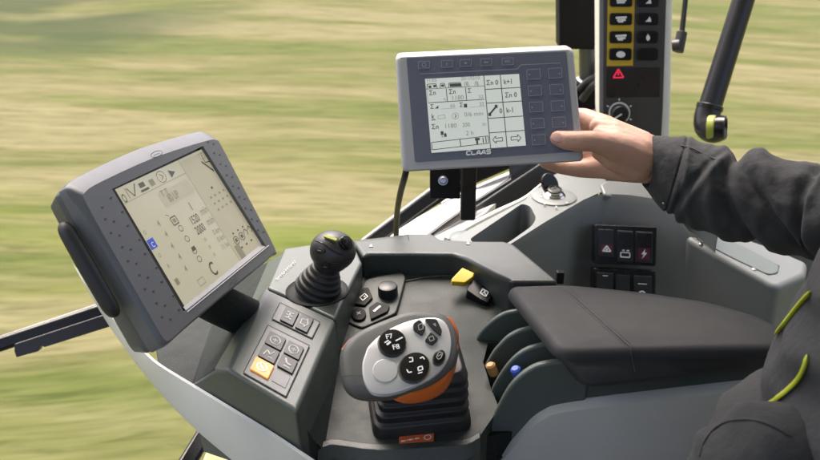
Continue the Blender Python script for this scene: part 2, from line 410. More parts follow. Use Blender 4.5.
# front face beneath the tray
mb = MB()
lipA = smooth_open([FP.pt(p, .003) for p in [(318, 448), (327, 444.5), (336, 443.5), (380, 448.5), (440, 445), (466, 443), (480, 436)]], 3)
mb.loft([[p+V((0, .010, -.006)) for p in lipA], [p+V((0, .004, 0)) for p in lipA], [p+V((0, -.004, -.001)) for p in lipA], [p+V((0, -.014, -.012)) for p in lipA], [p+V((0, -.018, -.10)) for p in lipA]], closed=False)
mb.build('tray_lip', M['dark'], con, bevel=.003, seg=3, solid=.002)
# dividers: four curved fins
fins = [(.912, [(468, 362), (470, 352), (478, 337), (484, 329), (492, 321.5), (500, 316), (509, 312.5), (523, 311), (545, 313)], .008),
        (.866, [(480, 384), (482, 374), (488, 362), (494, 352), (500, 345), (507, 338), (515, 333), (523, 330), (537, 327.5), (560, 329)], .008),
        (.824, [(489, 402), (492, 391), (497, 381), (502, 373), (508, 365), (515, 357.5), (524, 351), (534, 347), (548, 344.5), (570, 346)], .008),
        (.786, [(452, 449), (466, 443), (480, 434), (490, 424), (497, 411), (504, 397), (512, 385), (521, 376), (531, 369), (541, 365), (559, 362), (590, 361)], .009)]
for k, (yy, prof, th) in enumerate(fins):
    pts = [Yp(x, y, yy) for x, y in prof]
    pts = smooth_open(pts, 3)
    base = [V((pts[-1].x, yy, -.125)), V((pts[0].x, yy, -.125))]
    mb = MB(); mb.prism(pts+base, V((0, th, 0))); mb.build('divider', M['fin'], con, bevel=.003, seg=3, ang=50)
# slot levers peeping out between the dividers
for (x, y, dy, m) in ((491, 367, .845, 'tan'), (516, 371, .805, 'blue')):
    t = Yp(x, y, dy); mb = MB(); mb.lathe(t+V((.024, .006, -.06)), V((-.38, -.1, 1)), [(.0028, 0), (.0028, .06)], 10, 1); mb.lathe(t+V((.004, .001, -.010)), V((-.38, -.1, 1)), [(.0050, 0), (.0056, .003), (.0056, .0135), (.0038, .0155)], 16)
    mb.build('slot_lever', [M[m], M['rubber']], con)
# armrest body under the pad
mb = MB()
pb = [Yp(541, 366, .789), Yp(600, 359, .789), Yp(600, 400, .789), Yp(560, 406, .789), Yp(543, 412, .789), Yp(522, 431, .789), Yp(500, 456, .789), Yp(470, 456, .789), Yp(492, 424, .789), Yp(506, 400, .789), Yp(522, 377, .789)]
mb.prism(pb, V((0, .003, 0)))
pb = [Yp(590, 359.5, .7885), Yp(600, 359, .7885), Yp(768, 348, .7885), Yp(768, 381, .7885), Yp(739, 384, .7885), Yp(622, 398, .7885), Yp(590, 402, .7885)]
mb.prism(pb, V((0, .05, 0))); mb.build('armrest_body', M['panelp'], con, bevel=.0012, seg=2)
# light grey shell below the armrest
st = [Yp(496, 462, .786), Yp(506, 450, .786), Yp(526, 427.5, .786), Yp(535, 418, .786), Yp(545, 411.5, .786), Yp(560, 406, .786), Yp(622, 397.5, .786), Yp(739, 384, .786), Yp(830, 374, .786)]
st = smooth_open(st, 3)
sb = [V((p.x, .80, -.30)) for p in st]; sm = [p*.5+q*.5+V((0, -.016, 0)) for p, q in zip(st, sb)]
s1 = [p+V((0, -.006, -.004)) for p in st]
mb = MB(); mb.loft([[p+V((0, .02, .002)) for p in st], st, s1, sm, sb], closed=False); mb.build('lower_shell', mat('warm grey shell plastic', (.50, .505, .455, 1), .45, grain=.2), con, solid=.003)
# curved outer shell of the pod
stt = [(88, 272, -.075), (105, 306, -.07), (126, 335, -.06), (142, 350, -.05), (158, 364, -.042), (193, 385.5, -.032), (239, 413.5, -.036), (274, 435, -.045), (310, 459, -.055), (350, 484, -.065)]
bot = [(72, 262, -.12), (102, 310, -.12), (117, 335, -.115), (131, 357, -.11), (160, 393, -.105), (193, 427, -.10), (232, 460, -.105), (262, 484, -.11), (300, 512, -.12), (350, 540, -.13)]
T = smooth_open([FRP.pe(p, .004) if 190 < p[0] < 320 else Z(*p) for p in stt], 4); B = smooth_open([Z(*p) for p in bot], 4)
mid = [a*.45+b*.55+V((-.004, -.006, .002)) for a, b in zip(T, B)]
mb = MB(); mb.loft([[p+V((.005, .007, -.022)) for p in T], [p+V((.0016, .002, -.0003)) for p in T], [a*.97+b*.03 for a, b in zip(T, B)], mid, B], closed=False)
mb.build('outer_shell', M['shell'], con)
# cushioned armrest pad
padT = [(504, 284.5), (566, 283.5), (643, 292.5), (709, 302.5), (756, 316), (778, 327), (791, 341), (779, 349), (717, 349.5), (628, 351.5), (559, 354)]
padF = [(509, 289), (566, 286), (643, 292.5), (709, 302.5), (756, 316), (782, 330), (795, 345), (786, 358), (761, 364.5), (674, 375), (579, 385)]
tp = fillet([Z(x, y, .030) for x, y in padT], .019, 6); lowp = fillet([Z(x, y, .004) for x, y in padF], .019, 6)
cen = sum(tp, V())/len(tp)
mb = MB()
ringb = [p+(cen-p)*.03+V((0, 0, -.006)) for p in lowp]
inw = []
for i, p in enumerate(tp):
    d_ = tp[(i+1) % len(tp)]-tp[i-1]; q = V((-d_.y, d_.x, 0)).normalized(); inw.append(q if q.dot(cen-p) > 0 else -q)
for it in range(6): inw = [(inw[i-1]+inw[i]*2+inw[(i+1) % len(inw)]).normalized() for i in range(len(inw))]
rings = [ringb, lowp, [a*.6+b*.4 for a, b in zip(lowp, tp)]]
for k in range(7):
    a_ = math.pi/2*k/6
    rings.append([p+q*.011*(1-math.cos(a_))+V((0, 0, -.010+.0115*math.sin(a_))) for p, q in zip(tp, inw)])
top_ = [p+q*.011 for p, q in zip(tp, inw)]
for f, h in ((.85, .0030), (.65, .0042), (.4, .0048), (.2, .005), (.05, .0051), (.004, .0051)):
    rings.append([cen+(p-cen)*f+V((0, 0, h)) for p in top_])
mb.loft(rings); padS = Surf(mb); pad = mb.build('armrest_pad', M['leather'], con)
PT = Pl(V((.2, .82, .0352)), V((0, 0, 1)))
mb = MB()
sp = [padS.pt(x, y) for x, y in [(563+(t*67), 286+61*t) for t in [k/24 for k in range(25)]]+[(630.6+k*.6, 348.5+k*3) for k in range(9)]]
mb.tube(sp, .0010, 8); mb.build('seam', M['thread'], pad)
mb = MB()
for off in (-.004, .004):
    for a, b in zip(sp[:-1], sp[1:]):
        d = (b-a); mb.tube([a+d*.1+V((off, 0, 0)), a+d*.65+V((off, 0, 0))], .0004, 6)
mb.build('stitching', M['thread'], pad)

# ---- pod switches
def frame_plate(pl, pix, name, m, h=.0012, r=.002, parent=con):
    mb = MB(); mb.plate(pl, pix, -.001, h, r); return mb.build(name, m, parent, bevel=.0005, seg=2)
def lerp2(q, u, v):   # quad q: tl,tr,br,bl
    a = [q[0][i]*(1-u)+q[1][i]*u for i in (0, 1)]; b = [q[3][i]*(1-u)+q[2][i]*u for i in (0, 1)]
    return (a[0]*(1-v)+b[0]*v, a[1]*(1-v)+b[1]*v)
def sub(q, u0, v0, u1, v1): return [lerp2(q, u0, v0), lerp2(q, u1, v0), lerp2(q, u1, v1), lerp2(q, u0, v1)]
up_q = [(280, 303.5), (320, 323), (312, 339), (272, 319.5)]
lo_q = [(268, 326), (309.5, 346.5), (286, 397.5), (243.5, 373.5)]
def symbol(mb, pl, q, kind, h, w=.9, m=0):
    L = lambda u, v: lerp2(q, u, v)
    ring = lambda cu, cv, ru, rv, n=12: [L(cu+ru*math.cos(2*math.pi*k/n), cv+rv*math.sin(2*math.pi*k/n)) for k in range(n)]
    if kind == 'wheel': mb.path(pl, ring(.5, .5, .3, .3), w, h, m, True); mb.line(pl, L(.35, .5), L(.65, .5), w, h, m); mb.line(pl, L(.5, .4), L(.5, .65), w, h, m)
    elif kind == 'arrow': mb.path(pl, [L(.25, .3), L(.6, .3), L(.6, .15), L(.8, .5), L(.6, .8), L(.6, .65), L(.25, .65)], w, h, m, True)
    elif kind == 'flag': mb.path(pl, [L(.25, .75), L(.35, .3), L(.6, .55), L(.75, .2)], w*1.3, h, m); mb.line(pl, L(.55, .75), L(.8, .75), w, h, m)
    elif kind == 'block':
        for v in (.3, .5, .7): mb.line(pl, L(.25, v), L(.75, v), w*1.2, h, m)
        mb.line(pl, L(.5, .25), L(.5, .75), w*1.6, h, m)
    elif kind == 'no': mb.path(pl, ring(.5, .5, .27, .27), w*1.2, h, m, True); mb.line(pl, L(.32, .32), L(.68, .68), w*1.2, h, m)
    elif kind == 'seat': mb.path(pl, [L(.3, .2), L(.45, .5), L(.75, .55)], w*1.6, h, m); mb.line(pl, L(.35, .75), L(.75, .78), w*1.2, h, m)
    elif kind == 'rect': mb.path(pl, [L(.25, .3), L(.75, .3), L(.75, .7), L(.25, .7)], w, h, m, True); mb.line(pl, L(.4, .5), L(.6, .5), w, h, m)
def key_button(pl, q, kind, parent, m='key', pm='dimprint', h=.0035, r=.0012, name='button', base=.001):
    mb = MB(); mb.plate(pl, q, base, h, r); b = mb.build(name, M[m], parent, bevel=.0006, seg=2)
    if kind: mb = MB(); symbol(mb, pl, q, kind, h+.0004); mb.build('symbol', M[pm], b, smooth=False)
    return b
f1 = frame_plate(PZ, up_q, 'switch_frame', M['frame'])
mb = MB(); mb.path(PZ, up_q, .8, .0015, 0, True); mb.build('frame_groove', M['darker'], f1, smooth=False)
key_button(PZ, sub(up_q, .18, .08, .50, .92), 'block', f1); key_button(PZ, sub(up_q, .56, .08, .86, .92), 'arrow', f1)
f2 = frame_plate(PZ, lo_q, 'switch_frame', M['frame'])
mb = MB(); mb.path(PZ, lo_q, .8, .0015, 0, True); mb.build('frame_groove', M['darker'], f2, smooth=False)
key_button(PZ, sub(lo_q, .12, .10, .50, .34), 'wheel', f2); key_button(PZ, sub(lo_q, .12, .37, .50, .61), 'flag', f2)
am = key_button(PZ, sub(lo_q, .10, .64, .52, .90), 'no', f2, m='amber', pm='white'); am['label'] = 'lit amber button'
key_button(PZ, sub(lo_q, .57, .10, .93, .34), 'wheel', f2); key_button(PZ, sub(lo_q, .57, .37, .93, .61), 'seat', f2)
key_button(PZ, sub(lo_q, .59, .66, .92, .88), None, f2, m='frame', h=.0018, name='blank_cover')
# lettering by the joystick
mb = MB()
for k in range(11):
    t = k/10; x, y = 277+18*t, 280-17.5*t; dx = (1.6, .4, 1.8, 1.2, .2, 1.9, .9, 1.6, .3, 1.7, 1.2)[k]
    mb.line(PZ, (x-dx*.6, y-1.7), (x+dx*.7, y+1.6-dx*.5), .7, .0006+.00004*k)
    if k % 3 != 1: mb.line(PZ, (x-1.2, y+.6), (x+.7, y-1.1), .6, .0011+.00002*k)
mb.build('worn_print', M['dimprint'], con, smooth=False)

# ---- knob cluster at the back left of the tray
CP = plane3(FP.pt((360, 322), .003), FP.pt((405, 302), .006), Z(385, 272, -.026))
mb = MB(); mb.plate(CP, [(347, 322), (352, 300), (367, 278.5), (401, 271), (406, 276), (400, 300), (396, 313), (362, 328)], -.012, .0, .006)
clus = mb.build('button_cluster', M['wellp'], con, bevel=.002, seg=3)
mb = MB(); mb.lathe(CP.pt((388, 294)), (CP.n*.6+V((0, 0, .4))).normalized(), [(.0125, -.004), (.0125, .010), (.0115, .0125), (.009, .0135), (0, .0138)], 28)
mb.build('knob', M['key'], clus)
def poly_button(pix, glyph):
    mb = MB(); mb.plate(CP, pix, -.001, .003, .0018); b = mb.build('button', M['matte'], clus, bevel=.0007)
    if glyph: mb = MB(); glyph(mb); mb.build('symbol', M['white'], b, smooth=False)
poly_button([(352.5, 305), (362, 290), (368.5, 289), (373, 299), (365, 307)], lambda m: (m.path(CP, [(360, 299.5), (365, 295.5), (368, 298.5), (363, 302.5)], .7, .0036, 0, True), m.line(CP, (364, 299), (365.5, 298), 1, .0036)))
poly_button([(369, 309), (377, 303.5), (390, 307.5), (387.5, 313), (371, 321)], lambda m: m.line(CP, (374, 313.5), (380.5, 308), 2.4, .0036))
mb = MB(); mb.ell(CP, (359, 315.5), 7.2, 6.2, 0, -.001, .003, dome=.001); rb = mb.build('button', M['matte'], clus, bevel=.0005)
mb = MB(); mb.line(CP, (357, 315), (361, 317), .8, .0048); mb.line(CP, (360.5, 314.5), (357.5, 317.5), .8, .0048); mb.build('symbol', M['dimprint'], rb, smooth=False)
# tray recess lines
mb = MB()
rec = smooth_open([FP.pt(p, .0012) for p in [(398, 304), (402, 292), (404, 284), (410, 281), (440, 276.5), (466, 278)]], 5)
mb.tube(rec, .0008, 8); mb.build('tray_bead', M['panelp'], con)
mb = MB(); rec = smooth_open([FP.pt(p, .0015) for p in [(484, 276), (498, 290), (508, 302), (512, 310)]], 5)
mb.tube(rec, .0015, 8); mb.build('tray_bead', M['panelp'], con)
# yellow lever and rocker
YP = Pl(FP.pt((470, 292), .01), V((.1, -.35, 1)))
mb = MB(); q = [(472, 281), (487, 291.5), (493, 296), (487, 305.5), (480, 302.5), (466, 293)]
mb.plate(YP, q, -.012, .006, .002); rk = mb.build('rocker_switch', M['gloss'], con, bevel=.0012)
mb = MB(); mb.path(YP, [(482, 292), (487.5, 295.5), (485, 300), (479.5, 296.5)], .9, .0066, 0, True); mb.line(YP, (481, 297), (486, 294), .8, .0066); mb.line(YP, (483, 293), (485, 299), .8, .0066); mb.build('symbol', M['white'], rk, smooth=False)
mb = MB(); yq = [(461, 274.2), (473, 279.5), (472, 283.5), (463.5, 289.5), (451, 288.5), (450, 286)]
mb.plate(YP, yq, .005, .013, .0015); yl = mb.build('toggle_lever', M['yellow'], con, bevel=.0015, seg=3); yl['label'] = 'bright yellow toggle lever'

# orange label on the tray
mb = MB(); lq = [(399, 438), (434, 434.5), (433.5, 442.8), (399.5, 446.5)]; mb.plate(FP, lq, .0005, .0022, .0008); ol = mb.build('warning_label', M['orangelabel'], con); ol['label'] = 'orange warning label'
mb = MB()
for u0, u1 in ((.06, .14), (.15, .19), (.22, .26), (.28, .36), (.37, .41), (.45, .52), (.53, .58)):
    mb.line(FP, lerp2(lq, u0, .62-u0*.3), lerp2(lq, u1, .62-u1*.3), 1.8 if u1-u0 > .055 else 1.2, .0027)
ring = [lerp2(lq, .82+.1*math.cos(k*math.pi/6), .45+.28*math.sin(k*math.pi/6)) for k in range(12)]
mb.path(FP, ring, 1.0, .0027, 0, True); mb.build('label_print', M['white'], ol, smooth=False)

# ------------------------------------------------------------------ drive lever
lev = thing('drive_lever', FP.pt((420, 425)), 'grey and silver drive lever with black buttons and orange underside rising from a pleated boot', 'lever')
# boot
def rrect(c, ex, ey, hx, hy, r, n=5):
    return fillet([c-ex*hx-ey*hy, c+ex*hx-ey*hy, c+ex*hx+ey*hy, c-ex*hx+ey*hy], r, n)
ang = R(8); EX = V((math.cos(ang), math.sin(ang), .02)).normalized(); EY = V((-math.sin(ang), math.cos(ang), .12)).normalized()
bc = FP.pt((417.5, 405)); BN = EX.cross(EY)
rings = [rrect(bc-BN*.004, EX, EY, .0525, .045, .014), rrect(bc+BN*.003, EX, EY, .0525, .045, .014)]
levels = [(.0515, .012), (.0475, .015), (.0500, .024), (.0455, .027), (.0488, .036), (.0455, .039), (.0478, .048), (.0445, .051), (.0462, .058), (.040, .066)]
for i, (hx, h) in enumerate(levels):
    rings.append(rrect(bc+BN*h+EX*.004*(i/9)+EY*(.004*i/9), EX, EY, hx, hx*.84, .014))
mb = MB(); mb.loft(rings); mb.build('boot', M['rubber'], lev, bevel=.0014, seg=2, ang=25)
GP = Pl(P(405, 357, .885), V((.10, -.50, .86)))
out = [(340, 357), (344, 346), (352, 337.5), (365, 329.5), (389, 319.5), (410, 312.5), (431, 312.5), (446, 317), (455, 329), (458.5, 346), (455, 365), (438, 382), (415, 392), (386, 397), (361, 397), (347, 390), (341.5, 375)]
O = smooth_closed([GP.pe(p, -.008) for p in out], 4); c0 = sum(O, V())/len(O)
fo = [(364, 365), (367, 354), (371, 346), (386, 333), (410, 322.5), (434, 319.5), (445, 326), (449.5, 342), (446, 361), (433, 376), (410, 387), (389, 393), (373, 391), (365.5, 380)]
fo = [(406.5+(x-406.5)*1.045, 357+(y-357)*1.045) for x, y in fo]; F = smooth_closed([GP.pt(p, 0) for p in fo], 4); cf = sum(F, V())/len(F)
mb = MB(); n = GP.n
rings = [[c0+(p-c0)*.55-n*.034 for p in O], [c0+(p-c0)*.80-n*.026 for p in O], [c0+(p-c0)*.95-n*.014 for p in O], [c0+(p-c0)*1.0-n*.006 for p in O], O, [c0+(p-c0)*.975+n*.004 for p in O], [c0+(p-c0)*.92+n*.0065 for p in O], [c0+(p-c0)*.80+n*.0078 for p in O], [c0+(p-c0)*.4+n*.0078 for p in O]]
mb.loft(rings); grip = mb.build('grip', M['grip'], lev)
mb = MB()
for k in range(6):
    p = (412+k*3.2, 316.0-abs(k-3)*.15); mb.line(GP, (p[0]-1.0, p[1]-2), (p[0]+.6, p[1]+1.6), .8, -.0012)
mb.build('grip_ribs', M['dark'], grip, smooth=False)
mb = MB(); mb.line(GP, (341.5, 377), (352, 375.5), .7, .0006); mb.line(GP, (352, 375.5), (364, 376.5), .7, .0006); mb.build('parting_line', M['dark'], grip, smooth=False)
rings = [[p-n*.004 for p in F], F, [cf+(p-cf)*.985+n*.0014 for p in F], [cf+(p-cf)*.94+n*.0022 for p in F], [cf+(p-cf)*.5+n*.003 for p in F]]
mb = MB(); mb.loft(rings); face = mb.build('faceplate', M['silver'], lev)
# orange underside and the neck into the boot
oo = [(384, 388), (393, 399), (408, 403.5), (428, 400.5), (444, 392), (452, 379), (457, 362), (459, 338), (452, 321), (441, 319), (420, 330), (396, 345), (382, 368)]
OO = smooth_closed([GP.pe(p, -.018) for p in oo], 3); co = sum(OO, V())/len(OO); bt = bc+BN*.05
mb = MB(); mb.loft([[bt+(p-co)*.5 for p in OO], [co+(p-co)*.86-n*.008 for p in OO], [co+(p-co)*.97-n*.003 for p in OO], OO, [co+(p-co)*.97+n*.006 for p in OO], [co+(p-co)*.85+n*.011 for p in OO]])
mb.build('underside', M['orange'], lev)
mb = MB(); sl = smooth_open([GP.pe(p, -.0125) for p in [(343, 351), (350, 342), (358, 336.5), (367, 331.5)]], 4); mb.tube(sl, .0026, 8); mb.build('side_trigger', M['orange'], lev)
mb = MB(); mb.plate(GP, [(446, 315), (452, 316), (456, 330), (459, 346), (456, 352), (452, 335)], -.014, -.004, .0015); mb.build('rear_switch', M['orange'], lev, bevel=.001)
H = .0026
def round_button(c, rx, ry, a, h=.004, m='gloss', dome=.0012, r2=1.12):
    mb = MB(); mb.ell(GP, c, rx*r2, ry*r2, a, -.002, H+.0004, 0); bz = None
    mb.ell(GP, c, rx, ry, a, H, H+h, 1, dome=dome)
    return mb.build('button', [M['steel'] if r2 > 1 else M[m], M[m]], face)
b = round_button((392, 345), 13.2, 12.8, 0)
hh = H+.0056
mb = MB(); mb.text(GP, 'F7', (386, 343), (392.6, 341.8), hh); mb.text(GP, 'F8', (392.8, 353.5), (399.4, 352.2), hh)
mb.line(GP, (395, 344.5), (402, 341), 1.5, hh); mb.line(GP, (386, 348.5), (390, 345.5), 2.2, hh); mb.line(GP, (384, 346.5), (388, 344), 1.4, hh)
mb.build('symbol', M['white'], b, smooth=False)
b = round_button((414, 369.5), 15.2, 13.6, R(-38))
mb = MB(); mb.path(GP, [(408, 361.5), (411.5, 361), (412, 365), (408.5, 365.5)], 1.2, hh, 0); mb.path(GP, [(419, 362), (422, 360.5), (423.5, 363)], 1.3, hh)
mb.path(GP, [(406, 373), (407.5, 376), (411, 375.5)], 1.3, hh); mb.path(GP, [(417, 371), (421, 369.5), (422, 373), (417.5, 374.5)], 1.2, hh, 0, True); mb.line(GP, (417, 377), (421.5, 375.5), 1.1, hh)
mb.build('symbol', M['white'], b, smooth=False)
def tri(pix, sym):
    mb = MB(); mb.plate(GP, pix, H-.002, H+.003, .0022); b = mb.build('button', M['grip'] if 0 else M['key'], face, bevel=.0008)
    mb = MB(); mb.path(GP, sym, .8, H+.0036, 0, True); mb.build('symbol', M['dimprint'], b, smooth=False)
tri([(412.5, 326), (419, 321.5), (425.5, 330), (421.5, 338), (413, 332)], [(417.5, 328), (422, 326), (422.5, 331.5), (418.5, 333)])
tri([(424, 320.8), (436, 321.5), (441.5, 333), (440.5, 338), (432.5, 331.5)], [(432.5, 327), (434.5, 326.3), (435, 329)])
tri([(430, 334), (438, 341), (431.5, 347.5), (424, 343)], [(428, 340.5), (432, 338.5), (433.5, 342.5), (429.5, 344)])
b = round_button((438.5, 359.5), 5.6, 7.3, R(28), r2=1.15)
mb = MB(); mb.path(GP, [(435.5, 360.5), (438, 355.5), (441.5, 356.5), (440, 361.5), (437, 363)], .9, hh, 0, True); mb.line(GP, (437, 360), (440.5, 357.5), .8, hh); mb.build('symbol', M['dimprint'], b, smooth=False)
mb = MB(); mb.ell(GP, (385, 372), 12.6, 11.6, 0, -.001, H+.0012, dome=.0007); mb.build('thumb_pad', M['silver'], face, bevel=.0006)

# ------------------------------------------------------------------ joystick
jb = Z(317, 291, 0); jc = V((-.0895, .938, .0565)); jr = .0252
joy = thing('joystick', jb, 'black ball head joystick with lime stripe on a ribbed rubber boot beside the large terminal', 'joystick')
mb = MB(); mb.lathe(jb, (0, 0, 1), [(.0375, -.002), (.0375, .0010), (.036, .0018), (.034, .0004), (.028, .0003)], 40); mb.build('base_ring', M['darker'], joy)  # dark plastic paints in the shade of the recess round the boot
ax = (jc-jb).normalized(); prof = []
for i, (r, h) in enumerate([(.0285, 0), (.0285, .005), (.0262, .0075), (.0265, .0125), (.0235, .015), (.0238, .020), (.0208, .0225), (.0208, .027), (.0178, .0295), (.0174, .034), (.014, .0365), (.0125, .042), (.012, .05)]): prof.append((r, h))
mb = MB(); mb.lathe(jb, ax, prof, 40); mb.build('boot', M['rubber'], joy, bevel=.0012, seg=2, ang=20)
mb = MB(); prof = []
for k in range(0, 25):
    th = math.pi*(1-k/24); prof.append((jr*math.sin(th)*(1.0 if th < math.pi/2 else 1.0+.0*th), jr*math.cos(th)*(.93 if th < math.pi/2 else 1.02)))
mb.lathe(jc, (ax+V((0, -.18, 0))).normalized(), prof, 40); mb.v = [jc+V(((v.x-jc.x)*1.07, (v.y-jc.y)*1.0, (v.z-jc.z)*.96)) for v in mb.v]; mb.lathe(jc-ax*.036, ax, [(.0125, 0), (.0135, .006), (.0165, .014), (.0215, .022), (.024, .032)], 32); head = mb.build('ball_head', M['rubber'], joy)
head.data.materials[0] = M['gripball'] = mat('soft black grip', (.028, .028, .029, 1), .38, grain=.25)
def onball(x, y):
    r = ray(x, y).normalized(); oc = CAM-jc; bq = oc.dot(r); cq = oc.dot(oc)-(jr*.985)**2; d = bq*bq-cq
    t = -bq-math.sqrt(max(d, 0)); p = CAM+r*t; return p, (p-jc).normalized()
p, nn = onball(346, 243); JP = Pl(p, nn)
mb = MB(); mb.lathe(p-nn*.004, nn, [(.0088, 0), (.0088, .0052), (.0078, .0060), (.0074, .0045), (.0068, .0045), (.0066, .0062), (.004, .0074), (0, .0078)], 24); mb.build('button', M['gloss'], head)
p, nn = onball(330, 237.5); JL = Pl(p, nn); mb = MB(); mb.plate(JL, [(324, 234.2), (337, 238.6), (336.4, 241), (323.6, 236.6)], -.003, .0006, .0008); mb.build('lime_strip', M['lime'], head)
for arc in ([(311.5, 243), (316, 241), (323, 243.5), (330, 249), (337, 253), (345, 254.5), (352, 252)], [(313, 256), (320, 259), (329, 262.5), (340, 263), (348, 260)]):
    pts_ = []
    for q in smooth_open([V((x, y, 0)) for x, y in arc], 5):
        p, nn = onball(q.x, q.y); pts_.append(p+nn*.0003)
    mb = MB(); mb.tube(pts_, .0007, 6); mb.build('parting_line', M['gloss'], head)
for (x, y, a) in ((320.5, 250.5, .3), (326, 265.5, .2)):
    p, nn = onball(x, y); JQ = Pl(p, nn); mb = MB(); mb.ell(JQ, (x, y), 4.8, 3.2, a, -.003, .0012, dome=.001); b = mb.build('button', M['key'], head)
    mb = MB(); mb.line(JQ, (x-2, y-.5), (x+2, y+.5), .8, .0026); mb.build('symbol', M['dimprint'], b, smooth=False)

# ------------------------------------------------------------------ large grey terminal (left)
def cam_pl(t, a, b, s):
    cv = lambda v: RT*v[0] - UP*v[1] + FW*v[2]
    return cv(t), cv(a), cv(b)
# corners of the front, by depth
dTL = .80; dTR = dTL*1.32; dBR = dTL*1.335; dBL = dTL*1.02
TPL = plane3(P(76, 182, dTL), P(211, 128, dTR), P(167, 345, dBL))
ter = thing('touch_terminal', P(190, 330, .95), 'large blue grey terminal with beige lit screen and dotted bezel tilted over the left pod', 'terminal')
fo = [(75, 181), (96, 167), (150, 143), (200, 128.5), (212, 128), (219, 137), (250, 196), (277, 248), (275, 254), (262, 266), (225, 296), (185, 330), (170, 343.5), (163, 343.5), (150, 322), (112, 256), (78, 195)]
Fo = [TPL.pt(p) for p in fo]; n = TPL.n
scr = [(115, 189.5), (202, 149), (262, 245), (185, 307)]
sin_ = [TPL.pt(p, -.004) for p in scr]
opn = [(112, 189), (203, 146), (266, 246), (184, 312)]
mb = MB()
# bezel face with opening (triangulated), rolled outer edge
def face_with_hole(mb, outer, hole, m=0):
    bm = bmesh.new()
    vo = [bm.verts.new(p) for p in outer]; vh = [bm.verts.new(p) for p in hole]
    es = [bm.edges.new((vo[i], vo[(i+1) % len(vo)])) for i in range(len(vo))] + [bm.edges.new((vh[i], vh[(i+1) % len(vh)])) for i in range(len(vh))]
    bmesh.ops.triangle_fill(bm, edges=es, use_beauty=True, use_dissolve=False)
    bm.verts.index_update(); mb.add([v.co.copy() for v in bm.verts], [tuple(v.index for v in f.verts) for f in bm.faces], m); bm.free()
cF = sum(Fo, V())/len(Fo)
Fs = smooth_closed(Fo, 3)
udir = (TPL.pt((167, 345))-TPL.pt((76, 182))).normalized(); topo = min(p.dot(udir) for p in Fs)
tn = [max(0, 1-(p.dot(udir)-topo)/.045)**.6 for p in Fs]
Fs = [p for p in Fs]
inn = [cF+(p-cF)*.965+udir*.0125*t for p, t in zip(Fs, tn)]
Hole = [TPL.pt(p) for p in opn]
face_with_hole(mb, inn, Hole)
o1 = [cF+(p-cF)*.982-n*(.0012+.0085*t) for p, t in zip(Fs, tn)]; o2 = [p-n*(.0045+.008*t) for p, t in zip(Fs, tn)]
mb.loft([inn, o1, o2, [p-n*.017 for p in Fs]], cap0=False, cap1=False)
mb.loft([Hole, [TPL.pt(p, -.006) for p in opn]], cap0=False, cap1=False)
bez = mb.build('bezel', M['bezel'], ter)
bez.data.set_sharp_from_angle(angle=R(34))
# upper roll catching the sky
# back case
bk = []
back = -n*.034
CB = [p-n*.014 for p in Fs]; cb = sum(CB, V())/len(CB)
mb = MB(); mb.loft([CB, [cb+(p-cb)*.985-n*.003 for p in CB], [cb+(p-cb)*.985-n*.010 for p in CB], [cb+(p-cb)*.93-n*.026 for p in CB], [cb+(p-cb)*.84-n*.034 for p in CB]])
case = mb.build('case', M['casedk'], ter, bevel=.002, ang=25)
# side grip
hs = [P(66, 226, .800), P(70, 233, .796), P(90, 268, .796), P(112, 306, .80), P(117, 313, .806)]
mb = MB(); mb.tube(smooth_open([p+V((-.002, 0, .0)) for p in hs], 4), lin_open([.005, .0075, .008, .0075, .005], 4), 14); mb.build('grip_handle', M['rubber'], ter)
# screen
mb = MB(); mb.poly([TPL.pt(p, -.0052) for p in opn]); gl = mb.build('screen_surround', M['blackp'], ter, smooth=False)
SP = Pl(TPL.o-n*.0042, n)
mb = MB(); mb.poly([SP.pt(p) for p in scr]); screen = mb.build('screen', M['lcd'], ter, smooth=False)
mb = MB(); mb.loft([[TPL.pt(p, -.0035) for p in ((186, 305.5), (262, 244))], [TPL.pt(p, .0006) for p in ((187, 312.5), (269, 245.5))]], closed=False)  # pale strip paints in the light caught by the lower recess wall
mb.build('lit_wall_strip', M['strip'], ter, smooth=False)
S = lambda u, v: lerp2(scr, u, v)
mb = MB(); h = .0006   # mat 0 ink, 1 faint, 2 blue
def box(u0, v0, u1, v1, m=0, w=.8): mb.path(SP, [S(u0, v0), S(u1, v0), S(u1, v1), S(u0, v1)], w, h, m, True)
def fillq(u0, v0, u1, v1, m=0, hh=None): mb.poly([SP.pt(S(u, v), (hh or h)) for u, v in ((u0, v0), (u1, v0), (u1, v1), (u0, v1))], m)
def tx(s_, u0, u1, v, m=0, hs=1.0, hmax=.07):
    vs, fs, w_, hh_ = text_mesh(s_); vl = (SP.pt(S(.5, 1))-SP.pt(S(.5, 0))).length; wid = (SP.pt(S(u1, v))-SP.pt(S(u0, v))).length
    k = min(1, hmax*vl/(wid/w_*hh_*hs)); uu = u0+(u1-u0)*max(k, .45) if k < 1 else u1
    k2 = hmax*vl/((SP.pt(S(uu, v))-SP.pt(S(u0, v))).length/w_*hh_*hs)
    mb.text(SP, s_, S(u0, v), S(uu, v), h+.0002, m, hs*min(1, k2))
mb.line(SP, S(.0, .125), S(.72, .125), .7, h, 1)
tx('O', .01, .075, .125, 0, 1.5); mb.path(SP, [S(.10, .03), S(.14, .11), S(.20, .02)], 1.6, h); mb.path(SP, [S(.085, .02), S(.085, .11)], 1, h)
fillq(.23, .035, .29, .075); fillq(.22, .09, .31, .11); fillq(.34, .045, .39, .10, 1); 
mb.path(SP, [S(.48+.045*math.cos(k*.6283), .065+.05*math.sin(k*.6283)) for k in range(10)], .8, h, 0, True); mb.path(SP, [S(.47, .04), S(.50, .065), S(.47, .09)], 1, h)
mb.poly([SP.pt(S(u, v), h) for u, v in ((.57, .04), (.63, .075), (.57, .11))]); box(.93, .03, .98, .08, 1)
